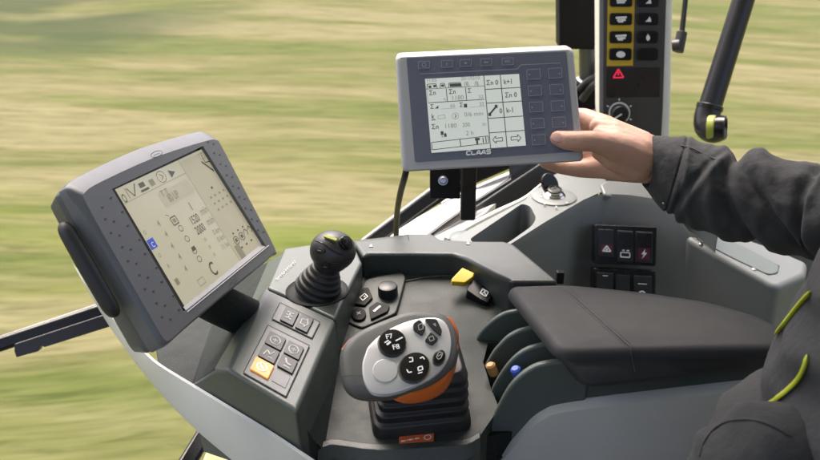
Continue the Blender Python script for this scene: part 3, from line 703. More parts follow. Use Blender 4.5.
mb.line(SP, S(.72, .0), S(.72, 1), .9, h, 1); fillq(.73, .02, 1.0, .985, 3, .0003)
fillq(.36, .17, .70, .30, 3); tx('T T', .38, .46, .215, 1); tx('80 UP', .42, .60, .28, 1, 1.4)
fillq(-.0, .44, .075, .52, 2); tx('C', .025, .055, .51, 4); tx('O', .02, .045, .40, 1, 1.2); tx('O', .03, .055, .60, 1, 1.2); tx('A', .05, .075, .70, 1, 1.2)
for i, v in enumerate((.40, .50, .60, .70, .80)): tx('4', .19+.01*(i % 2), .215+.01*(i % 2), v, 1, 1.1)
mb.line(SP, S(.31, .345), S(.335, .365), .8, h); box(.33, .385, .39, .45, 0, 1.4); fillq(.345, .40, .375, .435, 1)
tx('1', .575, .59, .42, 0, 1.6); tx('1520', .50, .615, .525, 0, 1.25); tx('2000', .49, .62, .615, 0, 1.25)
for v, t in ((.50, 'min'), (.60, 'min'), (.69, '0 km'), (.76, '0 km'), (.83, '11 ha')): tx(t, .635, .71, v, 1, 1.1)
for v in (.495, .59, .70, .775): mb.path(SP, [S(.375+.022*math.cos(k*.785), v+.025*math.sin(k*.785)) for k in range(8)], .9, h, 0, True)
fillq(.36, .665, .40, .70); tx('C', .41, .49, .96, 0, 1.25, .12); box(.24, .90, .31, .95, 1); fillq(.04, .79, .08, .84, 1)
for v in (.62, .69, .76, .83): tx('o', .52, .54, v, 1)
# right column
mb.line(SP, S(.92, .10), S(.98, .22), 3.2, h, 0); mb.path(SP, [S(.955, .04), S(.95, .12), S(1.0, .13)], 1.4, h, 0)
for v in (.40, .46, .52): 
    for u in (.80, .85, .90, .95): fillq(u, v, u+.018, v+.018, 1)
fillq(.86, .33, .88, .35, 0)
for u in (.80, .87): mb.path(SP, [S(u+.028*math.cos(k*.785), .83+.035*math.sin(k*.785)) for k in range(8)], 1.1, h, 0, True); fillq(u-.012, .815, u+.012, .845)
for u in (.925, .975): mb.path(SP, [S(u-.02, .815), S(u, .79), S(u+.02, .82), S(u+.005, .85)], 1.3, h, 0)
fillq(.745, .86, .80, .99, 1); 
for u in (.80, .86, .92): fillq(u, .90, u+.02, .915, 0); fillq(u, .76, u+.015, .775, 0)
mb.build('screen_readout', [M['lcdink'], M['lcdmid'], M['lcdblue'], mat('beige screen shaded field', (.15, .145, .11, 1), .2, emit=srgb(186, 178, 150), estr=.155), M['white']], screen, smooth=False)
# dimples, emblem
mb = MB()
for r_ in range(9):
    t = r_/8
    for c_ in range(3):
        if r_ == 0 and c_ == 0: continue
        x = 95+t*68+c_*8.5 + (2 if r_ % 2 else -1); y = 205+t*112-c_*3.6+(6 if c_ == 1 else 0)
        mb.ell(TPL, (x, y), 1.25, 1.0, 0, -.0005, .0004, 0, 8)
mb.build('bezel_dots', M['dimple'], bez)
mb = MB()
for r_ in range(9):
    t = r_/8
    for c_ in range(2):
        x = 208+t*50+c_*5.5; y = 142+t*88-c_*2.2+(4 if c_ else 0)
        mb.ell(TPL, (x, y), .95, .75, 0, -.0005, .0004, 0, 8)
mb.build('bezel_dots', M['dimple'], bez)
mb = MB(); mb.path(TPL, [(156+6.2*math.cos(k*.3927)*.95+.0, 154.5+2.9*math.sin(k*.3927)-1.6*math.cos(k*.3927)) for k in range(16)], .7, .0008, 0, True)
mb.line(TPL, (153, 156), (159, 153.5), .6, .0008); mb.build('emblem', M['dimple'], bez, smooth=False)
mb = MB(); mb.path(TPL, [(228, 287), (231, 283), (234, 284), (237, 279)], .7, .0008); mb.line(TPL, (229, 284), (236, 277), .5, .0008); mb.build('emblem', M['dimple'], bez, smooth=False)
# side seam and mounting arm
mb = MB(); mb.tube([P(256, 322, 1.07), P(218, 304, 1.01), P(180, 284, .97)], [.024, .023, .022], 18); mb.build('mounting_arm', M['darker'], ter)


# ------------------------------------------------------------------ pale control terminal (centre)
ct = thing('control_terminal', P(467, 215, 1.12), 'pale grey control terminal with slate keypad and white lit screen held by the hand', 'terminal')
d0 = 1.075
A_, B_, C_ = P(394, 50, d0*1.0), P(576, 46, d0*.995), P(402, 172, d0*.985)
KP = plane3(A_, B_, C_)
n = KP.n
hq = [(396, 57), (573, 49), (583, 161), (403, 171.5)]
Hh = fillet([KP.pt(p) for p in hq], .006, 4); ch = sum(Hh, V())/len(Hh)
mb = MB()
upv = (KP.pt((396, 57))-KP.pt((403, 171))).normalized()
rings = [[ch+(p-ch)*.94-n*.034+upv*.010 for p in Hh], [ch+(p-ch)*1.0-n*.026+upv*.013 for p in Hh], [ch+(p-ch)*1.01-n*.008+upv*.004 for p in Hh], [ch+(p-ch)*1.005-n*.001 for p in Hh], [ch+(p-ch)*.985+n*.0012 for p in Hh], [ch+(p-ch)*.95+n*.0012 for p in Hh]]
mb.loft(rings); mb.build('housing', M['lightgrey'], ct, bevel=.001, ang=50)
mq = [(406.5, 58.5), (566, 52), (575, 152), (415, 162.5)]
mb = MB(); mb.plate(KP, mq, .0006, .0018, .002); mem = mb.build('keypad_membrane', M['membrane'], ct)
lq = [(425, 79), (519, 74), (526, 145.5), (431.5, 153)]
LP = Pl(KP.o+n*.0022, n)
mb = MB(); mb.poly([LP.pt(p) for p in lq]); sc2 = mb.build('screen', M['lcd2'], ct, smooth=False)
S = lambda u, v: lerp2(lq, u, v); SP = LP; h = .0004
mb = MB()
mb.line(SP, S(.625, 0), S(.625, 1), .8, h); mb.line(SP, S(.80, 0), S(.80, 1), .8, h)
for v in (.19, .38, .59, .79): mb.line(SP, S(.625, v), S(1, v), .8, h)
mb.line(SP, S(0, .14), S(.625, .14), .5, h); mb.line(SP, S(.01, .325), S(.61, .325), .7, h); mb.line(SP, S(.01, .315), S(.01, .14), .5, h, 1)
mb.line(SP, S(.215, .15), S(.215, .32), .7, h); mb.line(SP, S(.42, .15), S(.42, .32), .7, h)
for u0, u1, m in ((.01, .12, 0), (.15, .21, 0), (.24, .38, 0), (.41, .46, 1), (.52, .56, 1)): 
    mb.path(SP, [S(u0, .135), S(u0+.01, .075), S(u1-.01, .075), S(u1, .135)], .7, h, m)
fillq(.255, .085, .375, .13); fillq(.03, .095, .06, .13); fillq(.08, .09, .11, .12); fillq(.165, .09, .195, .12); fillq(.43, .085, .445, .13, 1); fillq(.54, .085, .55, .13, 1)
tx('11:05', .02, .12, .05, 1); tx('2011/02/10', .38, .58, .05, 1, 1.2)
tx('Σn', .03, .10, .225, 0, 1.1); tx('Σn', .24, .31, .225, 0, 1.1); tx('Σ', .44, .475, .225, 0, 1.1)
tx('1180', .27, .39, .31, 1); tx('52', .55, .60, .31, 1); tx('h', .18, .20, .31, 1)
tx('Σ', .03, .065, .41, 0, 1.1); mb.poly([SP.pt(S(u, v), h) for u, v in ((.075, .41), (.115, .41), (.115, .37))]); tx('Σ', .34, .375, .41, 0, 1.1); fillq(.385, .37, .42, .42)
tx('65', .24, .29, .41, 1); tx('32', .55, .60, .41, 1); mb.line(SP, S(.14, .42), S(.30, .42), .4, h, 1); mb.line(SP, S(.44, .42), S(.61, .42), .4, h, 1)
tx('k', .035, .065, .545, 0, 1.3); mb.line(SP, S(.03, .56), S(.075, .56), .8, h); mb.path(SP, [S(.10, .55), S(.10, .51), S(.17, .50), S(.18, .55)], .5, h, 1, True)
mb.path(SP, [S(.285+.035*math.cos(k*.785), .525+.045*math.sin(k*.785)) for k in range(8)], .5, h, 1, True); mb.path(SP, [S(.28, .50), S(.295, .525), S(.28, .55)], .7, h)
tx('0/6 mm', .38, .58, .545, 1)
tx('Σ∆' if False else 'Σn', .025, .10, .685, 0, 1.1); tx('1180', .17, .29, .685, 1); tx('200', .35, .43, .685, 1, 1.2); tx('2h', .56, .60, .685, 1)
fillq(.115, .72, .145, .77); fillq(.15, .75, .175, .80); fillq(.12, .78, .14, .80, 1); tx('2 h', .38, .46, .80, 1)
mb.path(SP, [S(.01, .86), S(.61, .83), S(.61, .93), S(.01, .96)], .7, h, 0, True); mb.line(SP, S(.31, .845), S(.315, .945), .8, h)
fillq(.47, .845, .52, .88); fillq(.48, .88, .50, .93); fillq(.55, .85, .56, .92); fillq(.58, .84, .59, .92)
tx('Σn 0', .645, .785, .135, 0, 1.1); tx('k+1', .83, .965, .135, 0, 1.25); tx('Σn 0', .83, .965, .32, 0, 1.1); tx('0', .755, .785, .53, 0, 1.1); tx('k-1', .83, .965, .53, 0, 1.25)
mb.line(SP, S(.645, .54), S(.72, .44), 1.8, h); fillq(.71, .41, .74, .455); fillq(.635, .515, .665, .56)
for s_, cx in ((1, .71), (-1, .90)):
    mb.path(SP, [S(cx-.055*s_, .89), S(cx-.02*s_, .84), S(cx-.02*s_, .87), S(cx+.05*s_, .865), S(cx+.05*s_, .915), S(cx-.02*s_, .91), S(cx-.02*s_, .94)], .7, h, 0, True)
mb.build('screen_readout', [M['lcd2ink'], M['lcd2mid']], sc2, smooth=False)
# keys printed on the membrane
def memkey(q, dot=None, sym=None):
    mb = MB(); mb.plate(KP, q, .0016, .0024, .0012); b = mb.build('button', M['membrane'], mem)
    pts = [ (x, y) for x, y in q]; mb = MB(); mb.path(KP, pts, .55, .0028, 0, True)
    if dot: mb.line(KP, (dot[0]-.8, dot[1]), (dot[0]+.8, dot[1]), 1.4, .0029)
    if sym: sym(mb)
    mb.build('symbol', M['memline'], b, smooth=False)
cols = [((527.5, 70), (541, 69)), ((548.5, 69), (562, 68.2))]
for r_ in range(5):
    for c_ in range(2):
        x0 = (526.5 if c_ == 0 else 548) + r_*1.25; y0 = (70.5 if c_ == 0 else 69.3) + r_*16.3; w = 13.2; hh_ = 9.8
        memkey([(x0, y0), (x0+w, y0-.8), (x0+w+.7, y0-.8+hh_), (x0+.7, y0+hh_)], (x0+(2.8 if c_ == 0 else 11), y0+5))
for (x, y, k) in ((424, 65.5, 0), (447, 64.6, 1), (465.5, 63.8, 2), (486, 63, 3), (507.5, 62.2, 4)):
    w = 5.6; q = [(x-w, y-3.2), (x+w, y-3.7), (x+w, y+3.2), (x-w, y+3.7)]
    syms = [lambda m, x=x, y=y: m.path(KP, [(x+2*math.cos(t*.785), y+2*math.sin(t*.785)) for t in range(8)], .7, .0029, 0, True), lambda m, x=x, y=y: m.line(KP, (x-.3, y-1.4), (x-.3, y+1.4), .9, .0029),
            lambda m, x=x, y=y: m.line(KP, (x-1.2, y), (x+1.2, y), 2, .0029), lambda m, x=x, y=y: (m.line(KP, (x-2.2, y+.4), (x+2.2, y), 1.2, .0029), m.line(KP, (x-2.2, y+.8), (x-.8, y-1), .9, .0029)), lambda m, x=x, y=y: m.text(KP, 'esc', (x-3, y+1.2), (x+3, y+.9), .0029)]
    memkey(q, None, syms[k])
mb = MB(); mb.path(KP, [(420, 74.6), (517, 69.6), (521, 65.5), (560, 63.6)], .7, .0022); mb.build('keypad_rule', M['memline'], mem, smooth=False)
mb = MB()
for i, st_ in enumerate(([[(4, 0), (.6, 0), (0, .8), (0, 3.2), (.6, 4), (4, 4)]], [[(0, 0), (0, 4), (3.9, 4)]], [[(-.2, 4.4), (1.5, 0), (2.5, 0), (4.0, 4.4)], [(.6, 3.0), (3.3, 3.0)]], [[(-.2, 4.4), (1.5, 0), (2.5, 0), (4.0, 4.4)], [(.6, 3.0), (3.3, 3.0)]], [[(3.9, 0), (0, 0), (0, 2), (3.8, 2), (3.8, 4), (0, 4)]])):
    for k_, pth_ in enumerate(st_):
        mb.path(KP, [(466.6+i*5.0+x*.98-(y-2)*.10, 151.6-i*.30-x*.06+y*.92) for x, y in pth_], 1.25, .0024+.00006*i+.00003*k_)
mb.v = mb.v; mb.build('lettering', M['white'], mem, smooth=False)
# tiny print on the left frame
# bracket, post, cable
mb = MB(); mb.box(P(445, 182, 1.13), V((.019, 0, 0)), UP*.021, FW*.004); mb.build('bracket_plate', M['matte'], ct, bevel=.001)
bp = P(443, 180.5, 1.122); mb = MB(); mb.lathe(bp, -FW, [(.0062, -.002), (.0062, .0015), (.0048, .0018), (.0046, .005), (.0038, .0062), (0, .0064)], 6*3); mb.build('bolt', M['steel'], ct)
mb = MB(); mb.box(P(468.5, 185, 1.115), V((.0093, 0, 0)), V((0, 0, .045)), V((0, .009, 0))); mb.build('support_post', M['blackp'], ct, bevel=.0025, seg=3)
mb = MB(); mb.tube(smooth_open([P(407, 165, 1.11), P(405, 176, 1.115), P(400, 195, 1.17), P(397, 215, 1.25), P(396, 240, 1.32)], 6), .0042, 10); mb.build('cable', M['rubber'], ct)

# ------------------------------------------------------------------ side console
sco = thing('side_console', (.4, 1.25, -.3), 'grey side console with cup tray, ignition switch and black rocker switches along the far window', 'console')
TPz = -.008
edge = [(446, 243), (470, 229), (525, 200), (536, 188), (546, 179), (562, 171), (582, 163), (602, 163), (606, 190), (583, 200), (545, 222), (512, 243), (490, 255)]
hole = [(468, 240), (522, 203.5), (530, 206), (536.5, 218), (532, 226), (508, 243), (490, 250)]
E3 = [Z(x, y, TPz) for x, y in edge]; H3 = fillet([Z(x, y, TPz) for x, y in hole], .012, 4)
mb = MB(); face_with_hole(mb, E3, H3)
mb.loft([H3, [p+V((0, 0, -.002)) for p in H3], [p+(sum(H3, V())/len(H3)-p)*.12+V((0, 0, -.075)) for p in H3]], cap0=False, cap1=True)
# outer skirt toward the window
mb.loft([E3[:8], [p+V((-.004, .008, -.25)) for p in E3[:8]]], closed=False)
mb.build('cup_tray', M['side'], sco, bevel=.0025, seg=3, ang=40)
mb = MB(); mb.poly([p+(sum(H3, V())/len(H3)-p)*.13+V((0, 0, -.0745)) for p in H3]); mb.build('tray_bottom', M['darker'], sco, smooth=False)  # bottom of the recess in a darker plastic
# front face
rowsT = [Z(490, 254, TPz), Z(512, 242.5, TPz), Z(545, 222, TPz), Z(583, 200, TPz), Z(603, 193.5, TPz), Yp(630, 195, 1.262), Yp(656, 199, 1.25), Yp(672, 210, 1.235), Yp(690, 232, 1.215), Yp(760, 262, 1.20), Yp(840, 290, 1.19)]
def low(p, dz, dy): return V((p.x, p.y+dy, p.z+dz))
mids = [low(p, -.012, -.006) for p in rowsT]
flo = [V((p.x-.0, 1.10+(p.y-1.05)*.55, -.17)) for p in rowsT]
bots = [V((p.x, p.y, -.45)) for p in flo]
mb = MB(); mb.loft([rowsT, mids, flo, bots], closed=False); ff = mb.build('front_face', M['side'], sco)
# ledge behind under the hand and body below the window
mb = MB(); lg = [Z(600, 184, .0), Z(606, 180, .0), Z(700, 186, .0), Z(720, 230, -.03), Yp(690, 222, 1.23), Yp(660, 201, 1.26), Yp(630, 197.5, 1.27), Z(604, 194, -.006)]
mb.prism(lg, V((0, .01, -.3))); mb.build('ledge', M['side'], sco, bevel=.004, seg=3)
mb = MB(); mb.prism([Yp(655, 186, 1.32), Yp(860, 250, 1.30), Yp(860, 420, 1.30), Yp(655, 330, 1.32)], V((0, .04, 0))); mb.build('wall_trim', M['side'], sco, bevel=.004)
# storage block with tray insert
bf = [(686, 238), (777, 288), (806, 275), (808, 262), (770, 246), (700, 222), (688, 226)]
BPl = plane3(Yp(686, 238, 1.206), Yp(777, 288, 1.12), Yp(700, 222, 1.26))
bt_ = fillet([BPl.pt(p) for p in bf], [.012, .012, .01, .01, .01, .01, .01], 4)
mb = MB(); mb.prism(bt_, [p+V((.004, -.012, -.20)) for p in bt_]); blk = mb.build('storage_block', M['side'], sco, bevel=.014, seg=6)
BPl = plane3(Yp(686, 238, 1.206), Yp(777, 288, 1.12), Yp(700, 222, 1.26))
mb = MB(); mb.plate(BPl, [(695, 232), (703, 228.5), (745, 248), (779, 266), (777, 273.5), (768, 275), (734, 259), (698, 240)], -.001, .0012, .008); tr = mb.build('tray_insert', M['sidelt'], blk, bevel=.0008)
mb = MB(); mb.path(BPl, [(695, 232), (703, 228.5), (745, 248), (779, 266), (777, 273.5), (768, 275), (734, 259), (698, 240)], .9, .0006, 0, True); mb.build('tray_groove', M['darker'], blk, smooth=False)
for p in ((701, 244), (754, 269.5)):
    mb = MB(); mb.lathe(BPl.pt(p), BPl.n, [(.003, -.001), (.003, .001), (.002, .0015), (0, .0016)], 14); mb.build('screw', M['chrome'], blk)
# ignition switch
kc = Z(554, 197.5, TPz); ZP = Pl(kc, V((0, 0, 1)))
ign = MB(); ign.lathe(kc, (0, 0, 1), [(.0335, -.002), (.0335, .002), (.031, .0032), (.016, .0032)], 40); ig = ign.build('ignition_switch', M['side'], sco)
for p in ((541, 199), (544.5, 206), (556, 209), (566.5, 205)):
    mb = MB(); mb.ell(ZP, p, 1.2, .8, 0, .003, .0038, 0, 8); mb.build('position_mark', M['dimprint'], ig)
mb = MB(); mb.lathe(kc+V((0, 0, .002)), (0, -.18, 1), [(.0165, 0), (.0165, .003), (.0135, .0045), (.0135, .007), (.0105, .0085), (.010, .011), (.004, .012)], 32); mb.build('lock_barrel', M['chrome'], ig); mb = MB(); mb.lathe(kc+V((0, -.0018, .0125)), (0, -.18, 1), [(.0105, 0), (.0105, .0022), (.0085, .003), (.0085, .0015), (0, .0015)], 28); mb.build('lock_face', M['key'], ig)
kp = P(548.5, 184.5, 1.365); KN = V((.55, -.75, .35)).normalized()
mb = MB(); kx = KN.cross(V((0, 0, 1))).normalized(); ky = kx.cross(KN)
hd = [kp + (kx*math.cos(w)*.0155 + ky*math.sin(w)*.018 + (kx*.3)*math.sin(w)*.01) for w in [2*math.pi*k/24 for k in range(24)]]
mb.prism(hd, KN*.006); mb.build('key', M['gloss'], ig, bevel=.002, seg=3)
mb = MB(); mb.bar(kp+KN*.003-ky*.012, kc+V((0, 0, .016)), .006, .0025, KN); mb.build('key_blade', M['steel'], ig)
# rocker switch banks on the front face
WP = Pl(Yp(625, 258, 1.186), V((-.10, -1, .42)))
def lift(q, d): return [(x, y) for x, y in q]
def bank(q, cells, name='switch_bank'):
    mb = MB(); mb.plate(WP, q, -.03, .004, .003); b = mb.build(name, M['gloss'], sco, bevel=.0012)
    for (c, field, sym, split) in cells:
        mb = MB(); mb.plate(WP, c, .002, .0065 if split else .008, .001); s_ = mb.build('rocker', M['key'], b, bevel=.0008)
        if split:
            top_ = sub(c, .05, .03, .95, .5); mb = MB(); mb.plate(WP, top_, .006, .010, .001); mb.build('rocker_cap', M['gloss'], s_, bevel=.0008)
        hz_ = .0071 if split else .0086
        if field: mb = MB(); mb.poly([WP.pt(p, hz_) for p in field]); mb.build('legend_field', M['maroon'], s_, smooth=False)
        if sym: mb = MB(); sym(mb, hz_+.0004); mb.build('symbol', M['white'], s_, smooth=False)
q1 = [(594.5, 224.5), (656.5, 227), (655.5, 266), (594, 263.5)]
c1 = [(598, 229), (613, 229.5), (613, 257), (597.5, 256)]
c2 = [(617, 230), (632.5, 231), (632.5, 262), (616.5, 261)]
c3 = [(635, 231), (652, 232), (651.5, 263), (634.5, 262)]
bank(q1, [(c1, [(600.5, 244), (611.5, 244.5), (611.5, 252.5), (600.5, 252)], lambda m, h_: m.path(WP, [(602, 250.5), (606, 245.5), (610, 251)], 1.2, h_, 0) .path(WP, [(602, 250.5), (610, 251)], 1.2, h_).ell(WP, (606, 249), 1, 1, 0, h_-.0002, h_, 0, 8), False),
          (c2, None, lambda m, h_: (m.path(WP, [(620, 252), (629, 252.5), (629, 257), (620, 256.5)], 1.1, h_, 0, True), m.line(WP, (621.5, 250), (624, 250), 1.2, h_), m.line(WP, (626, 250.2), (628.5, 250.3), 1.2, h_)), True),
          (c3, [(637.5, 247), (649, 247.6), (649, 259.5), (637.5, 259)], lambda m, h_: m.poly([WP.pt(p, h_) for p in ((644.5, 248.5), (640.5, 254), (643, 254), (641, 258.5), (646.5, 252.5), (643.8, 252.3))]), True)])
q2 = [(593, 268), (655.5, 271), (655, 306), (592, 303)]
bank(q2, [([(596, 272), (612.5, 273), (612, 300), (595.5, 299)], None, lambda m, h_: m.line(WP, (602, 275), (607, 275.3), .6, h_), False), ([(615, 274), (629, 275), (629, 300), (615, 299)], None, None, False),
          ([(633, 275), (651, 276), (651, 300), (633, 300)], None, lambda m, h_: (m.line(WP, (637, 283), (646, 283.6), .6, h_), m.path(WP, [(641+3*math.cos(k*.785), 293+2.6*math.sin(k*.785)) for k in range(8)], 1.1, h_, 0, True)), False)])
# black fixing clip at the end of the rim
mb = MB(); mb.box(P(560, 277, 1.10), V((.0045, 0, 0)), V((0, .004, 0)), V((0, 0, .008))); mb.build('clip', M['gloss'], con, bevel=.001)

# ------------------------------------------------------------------ window frame, white bodywork, bars
wf = thing('window_frame', P(470, 215, 1.5), 'black cab window frame with rubber seals slanting up behind the pale terminal', 'window frame')
def strip(name, p, q, w, t, m, par, bev=.003):
    mb = MB(); mb.bar(p, q, w, t, V((0, -.9, .42))); return mb.build(name, M[m], par, bevel=bev, seg=3)
def pix_bar(name, a, b, wpx, d1, d2, t, m, par, bev=.003):
    p, q = P(*a, d1), P(*b, d2); return strip(name, p, q, wpx*(d1+d2)/2/FPX, t, m, par, bev)
mb = MB(); q = [(335, 290), (335, 262), (385, 225), (429, 192), (470, 161), (520, 131), (520, 164.5), (476, 183.5), (446, 199.5), (399, 229.5), (370, 252)]
mb.prism([P(x, y, 1.42+(x-335)*.001) for x, y in q], V((0, .03, -.012))); mb.build('lower_rail', M['blackp'], wf, bevel=.003, seg=3)
mb = MB(); mb.tube(smooth_open([P(x, y, 1.42+(x-335)*.001) for x, y in [(330, 265), (385, 223.5), (429, 190.5), (470, 159.5), (520, 129)]], 5), .0028, 8); mb.build('rail_edge', M['lightgrey'], wf)
mb = MB(); mb.tube(smooth_open([P(x, y, 1.418+(x-335)*.001) for x, y in [(345, 267), (385, 238), (429, 206), (476, 172)]], 5), .0012, 6); mb.build('rail_groove', M['frame'], wf)
mb = MB(); q = [(412, 247), (445, 222), (475, 201), (511, 178.5), (511, 158), (560, 128), (612, 100), (612, 150), (575, 176), (545, 188), (515, 206), (486, 214), (475, 214), (430, 239), (416, 250)]
mb.prism([P(x, y, 1.36+(x-412)*.0011) for x, y in q], V((0, .03, -.012))); mb.build('inner_rail', M['blackp'], wf, bevel=.003, seg=3)
pix_bar('seal', (476, 207), (600, 125), 1.6, 1.41, 1.555, .006, 'frame', wf, .001)
# white bodywork outside the window
hoodm = thing('body_panel', P(450, 215, 1.75), 'white outer body panel of the machine seen below the window behind the black post', 'body panel')
mb = MB(); pts = [P(360, 262, 1.66), P(399, 229, 1.66), P(446, 199, 1.74), P(476, 183, 1.78), P(514, 167, 1.85), P(560, 148, 1.92), P(570, 168, 1.92), P(514, 196, 1.8), P(476, 215, 1.7), P(430, 240, 1.62), P(390, 265, 1.58)]
mb.prism(pts, V((0, .05, -.25))); mb.build('panel_skin', M['bodywhite'], hoodm, bevel=.012, seg=4)
mb = MB(); mb.tube(smooth_open([P(440, 203.5, 1.735), P(478, 187, 1.77), P(516, 172, 1.83)], 5), .003, 8); mb.build('panel_joint', M['steel'], hoodm)
st2 = thing('step_panel', P(460, 228, 1.5), 'narrow white trim panel wedged between black seals left of the cup tray', 'trim panel')
mb = MB(); mb.prism([P(420, 246, 1.38), P(434, 234, 1.38), P(475, 211, 1.40), P(497, 201.5, 1.425), P(488, 213, 1.41), P(468, 226, 1.395), P(444, 241, 1.375), P(432, 250, 1.37)], V((0, .03, -.06))); mb.build('trim_skin', M['bodywhite'], st2, bevel=.004, seg=3)
# pale tube painting in the lit console edge beside the cup tray
mb = MB(); mb.tube(smooth_open([P(446, 240, 1.27), P(470, 226, 1.31), P(500, 210.5, 1.345), P(524, 198.5, 1.375), P(541, 184, 1.395)], 4), lin_open([.0045, .0045, .004, .0028, .001], 4), 10); mb.build('lit_edge_strip', M['cream'], sco)
mb = MB(); dk = P(462, 236, 1.27); mb.lathe(dk+V((0, 0, -.004)), (0, -.1, 1), [(.019, -.004), (.019, .002), (.016, .0045), (0, .006)], 28); mb.build('round_cap', M['sidelt'], sco)

rail = thing('guard_rail', P(50, 330, 1.3), 'black guard rail with a notched underside running left from behind the large terminal', 'rail')
mb = MB(); mb.bar(P(-60, 364, 1.30), P(170, 288, 1.42), .022, .024, V((0, -.9, .42))); mb.build('rail_bar', M['gloss'], rail, bevel=.007, seg=4)
mb = MB(); mb.bar(P(-60, 357.5, 1.305), P(170, 281, 1.425), .004, .02, V((0, -.9, .42))); mb.build('rail_highlight', M['lightgrey'], rail, bevel=.0015)  # pale bar painting in the highlight on top of the black rail
mb = MB(); q = [P(14, 351, 1.32), P(16, 357.5, 1.32), P(38, 351.5, 1.33), P(41, 345, 1.33), P(44, 347.5, 1.33), P(112, 326, 1.37), P(112, 312, 1.37), P(14, 344, 1.32)]
mb.prism(q, V((0, .014, -.004))); mb.build('rail_lip', M['blackp'], rail, bevel=.0015)
po = thing('lower_post', P(190, 455, 1.3), 'black lower window post crossing the bottom edge below the console shell', 'post')
mb = MB(); mb.bar(P(176, 482, 1.18), P(226, 400, 1.30), .024, .024, V((0, -.9, .42))); mb.build('post_bar', M['gloss'], po, bevel=.006, seg=4)
ye = thing('yellow_panel', P(215, 455, 1.4), 'pale yellow body panel beside the black lower post under the console shell', 'body panel')
mb = MB(); mb.prism([P(199, 470, 1.32), P(210, 440, 1.36), P(260, 470, 1.40), P(262, 500, 1.36), P(198, 500, 1.28)], V((0, .04, -.05))); mb.build('panel_skin', M['bodyyel'], ye, bevel=.004)
mb = MB(); mb.bar(P(206, 485, 1.30), P(240, 446, 1.36), .006, .006); mb.build('panel_edge', M['blackp'], ye, bevel=.001)

# ------------------------------------------------------------------ cab post and control column
cp = thing('cab_post', P(580, 100, 1.62), 'broad black cab post rising behind the control column with a steel collar', 'post')
yy = 1.62
mb = MB(); q = [Yp(558, -300, yy), Yp(603, -300, yy), Yp(603, 50, yy), Yp(559.5, 50, yy)]; mb.prism(q, V((0, .05, 0))); mb.build('post_cover', M['matte'], cp, bevel=.005, seg=3)
b0 = Yp(592, 130, yy+.03); b1 = Yp(592, 30, yy+.03); mb = MB(); mb.tube([b0, b1], .024, 24); mb.build('post_tube', M['steel'], cp).data.materials[0] = mat('smoky tube', (.10, .105, .11, 1), .3, metal=.6)
mb = MB(); mb.lathe(Yp(592, 88, yy+.03), (0, 0, 1), [(.030, 0), (.038, .004), (.038, .012), (.028, .018)], 28); mb.build('collar', M['steel'], cp)
mb = MB(); mb.tube(smooth_open([Yp(578, 90, yy-.03), Yp(588, 81, yy-.035), Yp(599, 75, yy-.03), Yp(606, 72, yy-.02)], 5), .006, 10); mb.tube(smooth_open([Yp(582, 100, yy-.03), Yp(592, 86, yy-.04), Yp(602, 80, yy-.03)], 5), .007, 10); mb.build('hose', M['rubber'], cp)
mb = MB(); q = [Yp(575, 84, yy-.01), Yp(604, 90, yy-.01), Yp(604, 180, yy-.01), Yp(570, 180, yy-.01)]; mb.prism(q, V((0, .05, 0))); mb.build('post_foot', M['matte'], cp, bevel=.005)

cc = thing('control_column', Yp(632, 185, 1.42), 'grey control column with yellow framed black buttons and a rotary knob behind the hand', 'control panel')
yy = 1.40
CPl = Pl(Yp(635, 60, yy), V((-.06, -1, .12)))
def cpt(p, h=0): return CPl.pt(p, h)
body = [(600, -240), (677, -240), (673, 0), (671, 110), (668, 186), (607, 188), (603, 150), (599, 110), (598.5, 0)]
mb = MB(); pts = [cpt(p) for p in body]; mb.prism(pts, CPl.n*-.05); mb.build('column_body', M['cream'], cc, bevel=.006, seg=4)
mb = MB(); mb.plate(CPl, [(599.8, -238), (604.5, -238), (604.5, 110), (608, 150), (611, 187), (607.5, 187.5), (603.5, 150), (599.2, 110)], -.002, .0012); mb.build('left_edge', M['frame'], cc, bevel=.0008).data.materials[0] = mat('column edge grey', (.21, .21, .215, 1), .4)
mb = MB(); mb.plate(CPl, [(604, -238), (670, -238), (666, 0), (662.5, 110), (658.5, 184), (610.5, 184.5), (606, 150), (603, 110)], -.001, .0022, .003); cf = mb.build('column_face', M['panelgrey'], cc, bevel=.001)
mb = MB(); mb.plate(CPl, [(608, -48), (635, -48), (634.5, 0), (632.7, 65.5), (606.5, 66)], .0018, .0028); mb.build('yellow_field', M['yelpaint'], cf)
def sbtn(x0, x1, y0, y1, sym, lit=True):
    mb = MB(); mb.plate(CPl, [(x0, y0), (x1, y0), (x1-.3, y1), (x0-.3, y1)], .002, .007, .004); b = mb.build('button', M['gloss'], cf, bevel=.0015, seg=3)
    if sym:
        mb = MB(); xm, ym = (x0+x1)/2, (y0+y1)/2; sym(mb, xm, ym); mb.build('symbol', M['white'], b, smooth=False)
hb = .0076
def s_bar(m, x, y):
    m.line(CPl, (x-5, y-1), (x+5, y-1.2), 2.2, hb); m.line(CPl, (x-4.5, y+1.4), (x+3.5, y+1.2), 2, hb)
def s_comb(m, x, y):
    m.line(CPl, (x-5.5, y-1.4), (x+5.5, y-2), 2, hb); m.line(CPl, (x-4, y+1), (x+4.5, y+.5), 2.2, hb); m.line(CPl, (x-3, y+2.6), (x+2, y+2.4), 1.4, hb)
def s_eye(m, x, y): m.ell(CPl, (x, y), 4.6, 3.2, 0, hb-.0003, hb, 0, 16); m
def s_tri(m, x, y): m.poly([CPl.pt(p, hb) for p in ((x-3, y+2.5), (x+3, y+2.5), (x+2.5, y-.5), (x+1.2, y-3), (x, y-.5))])
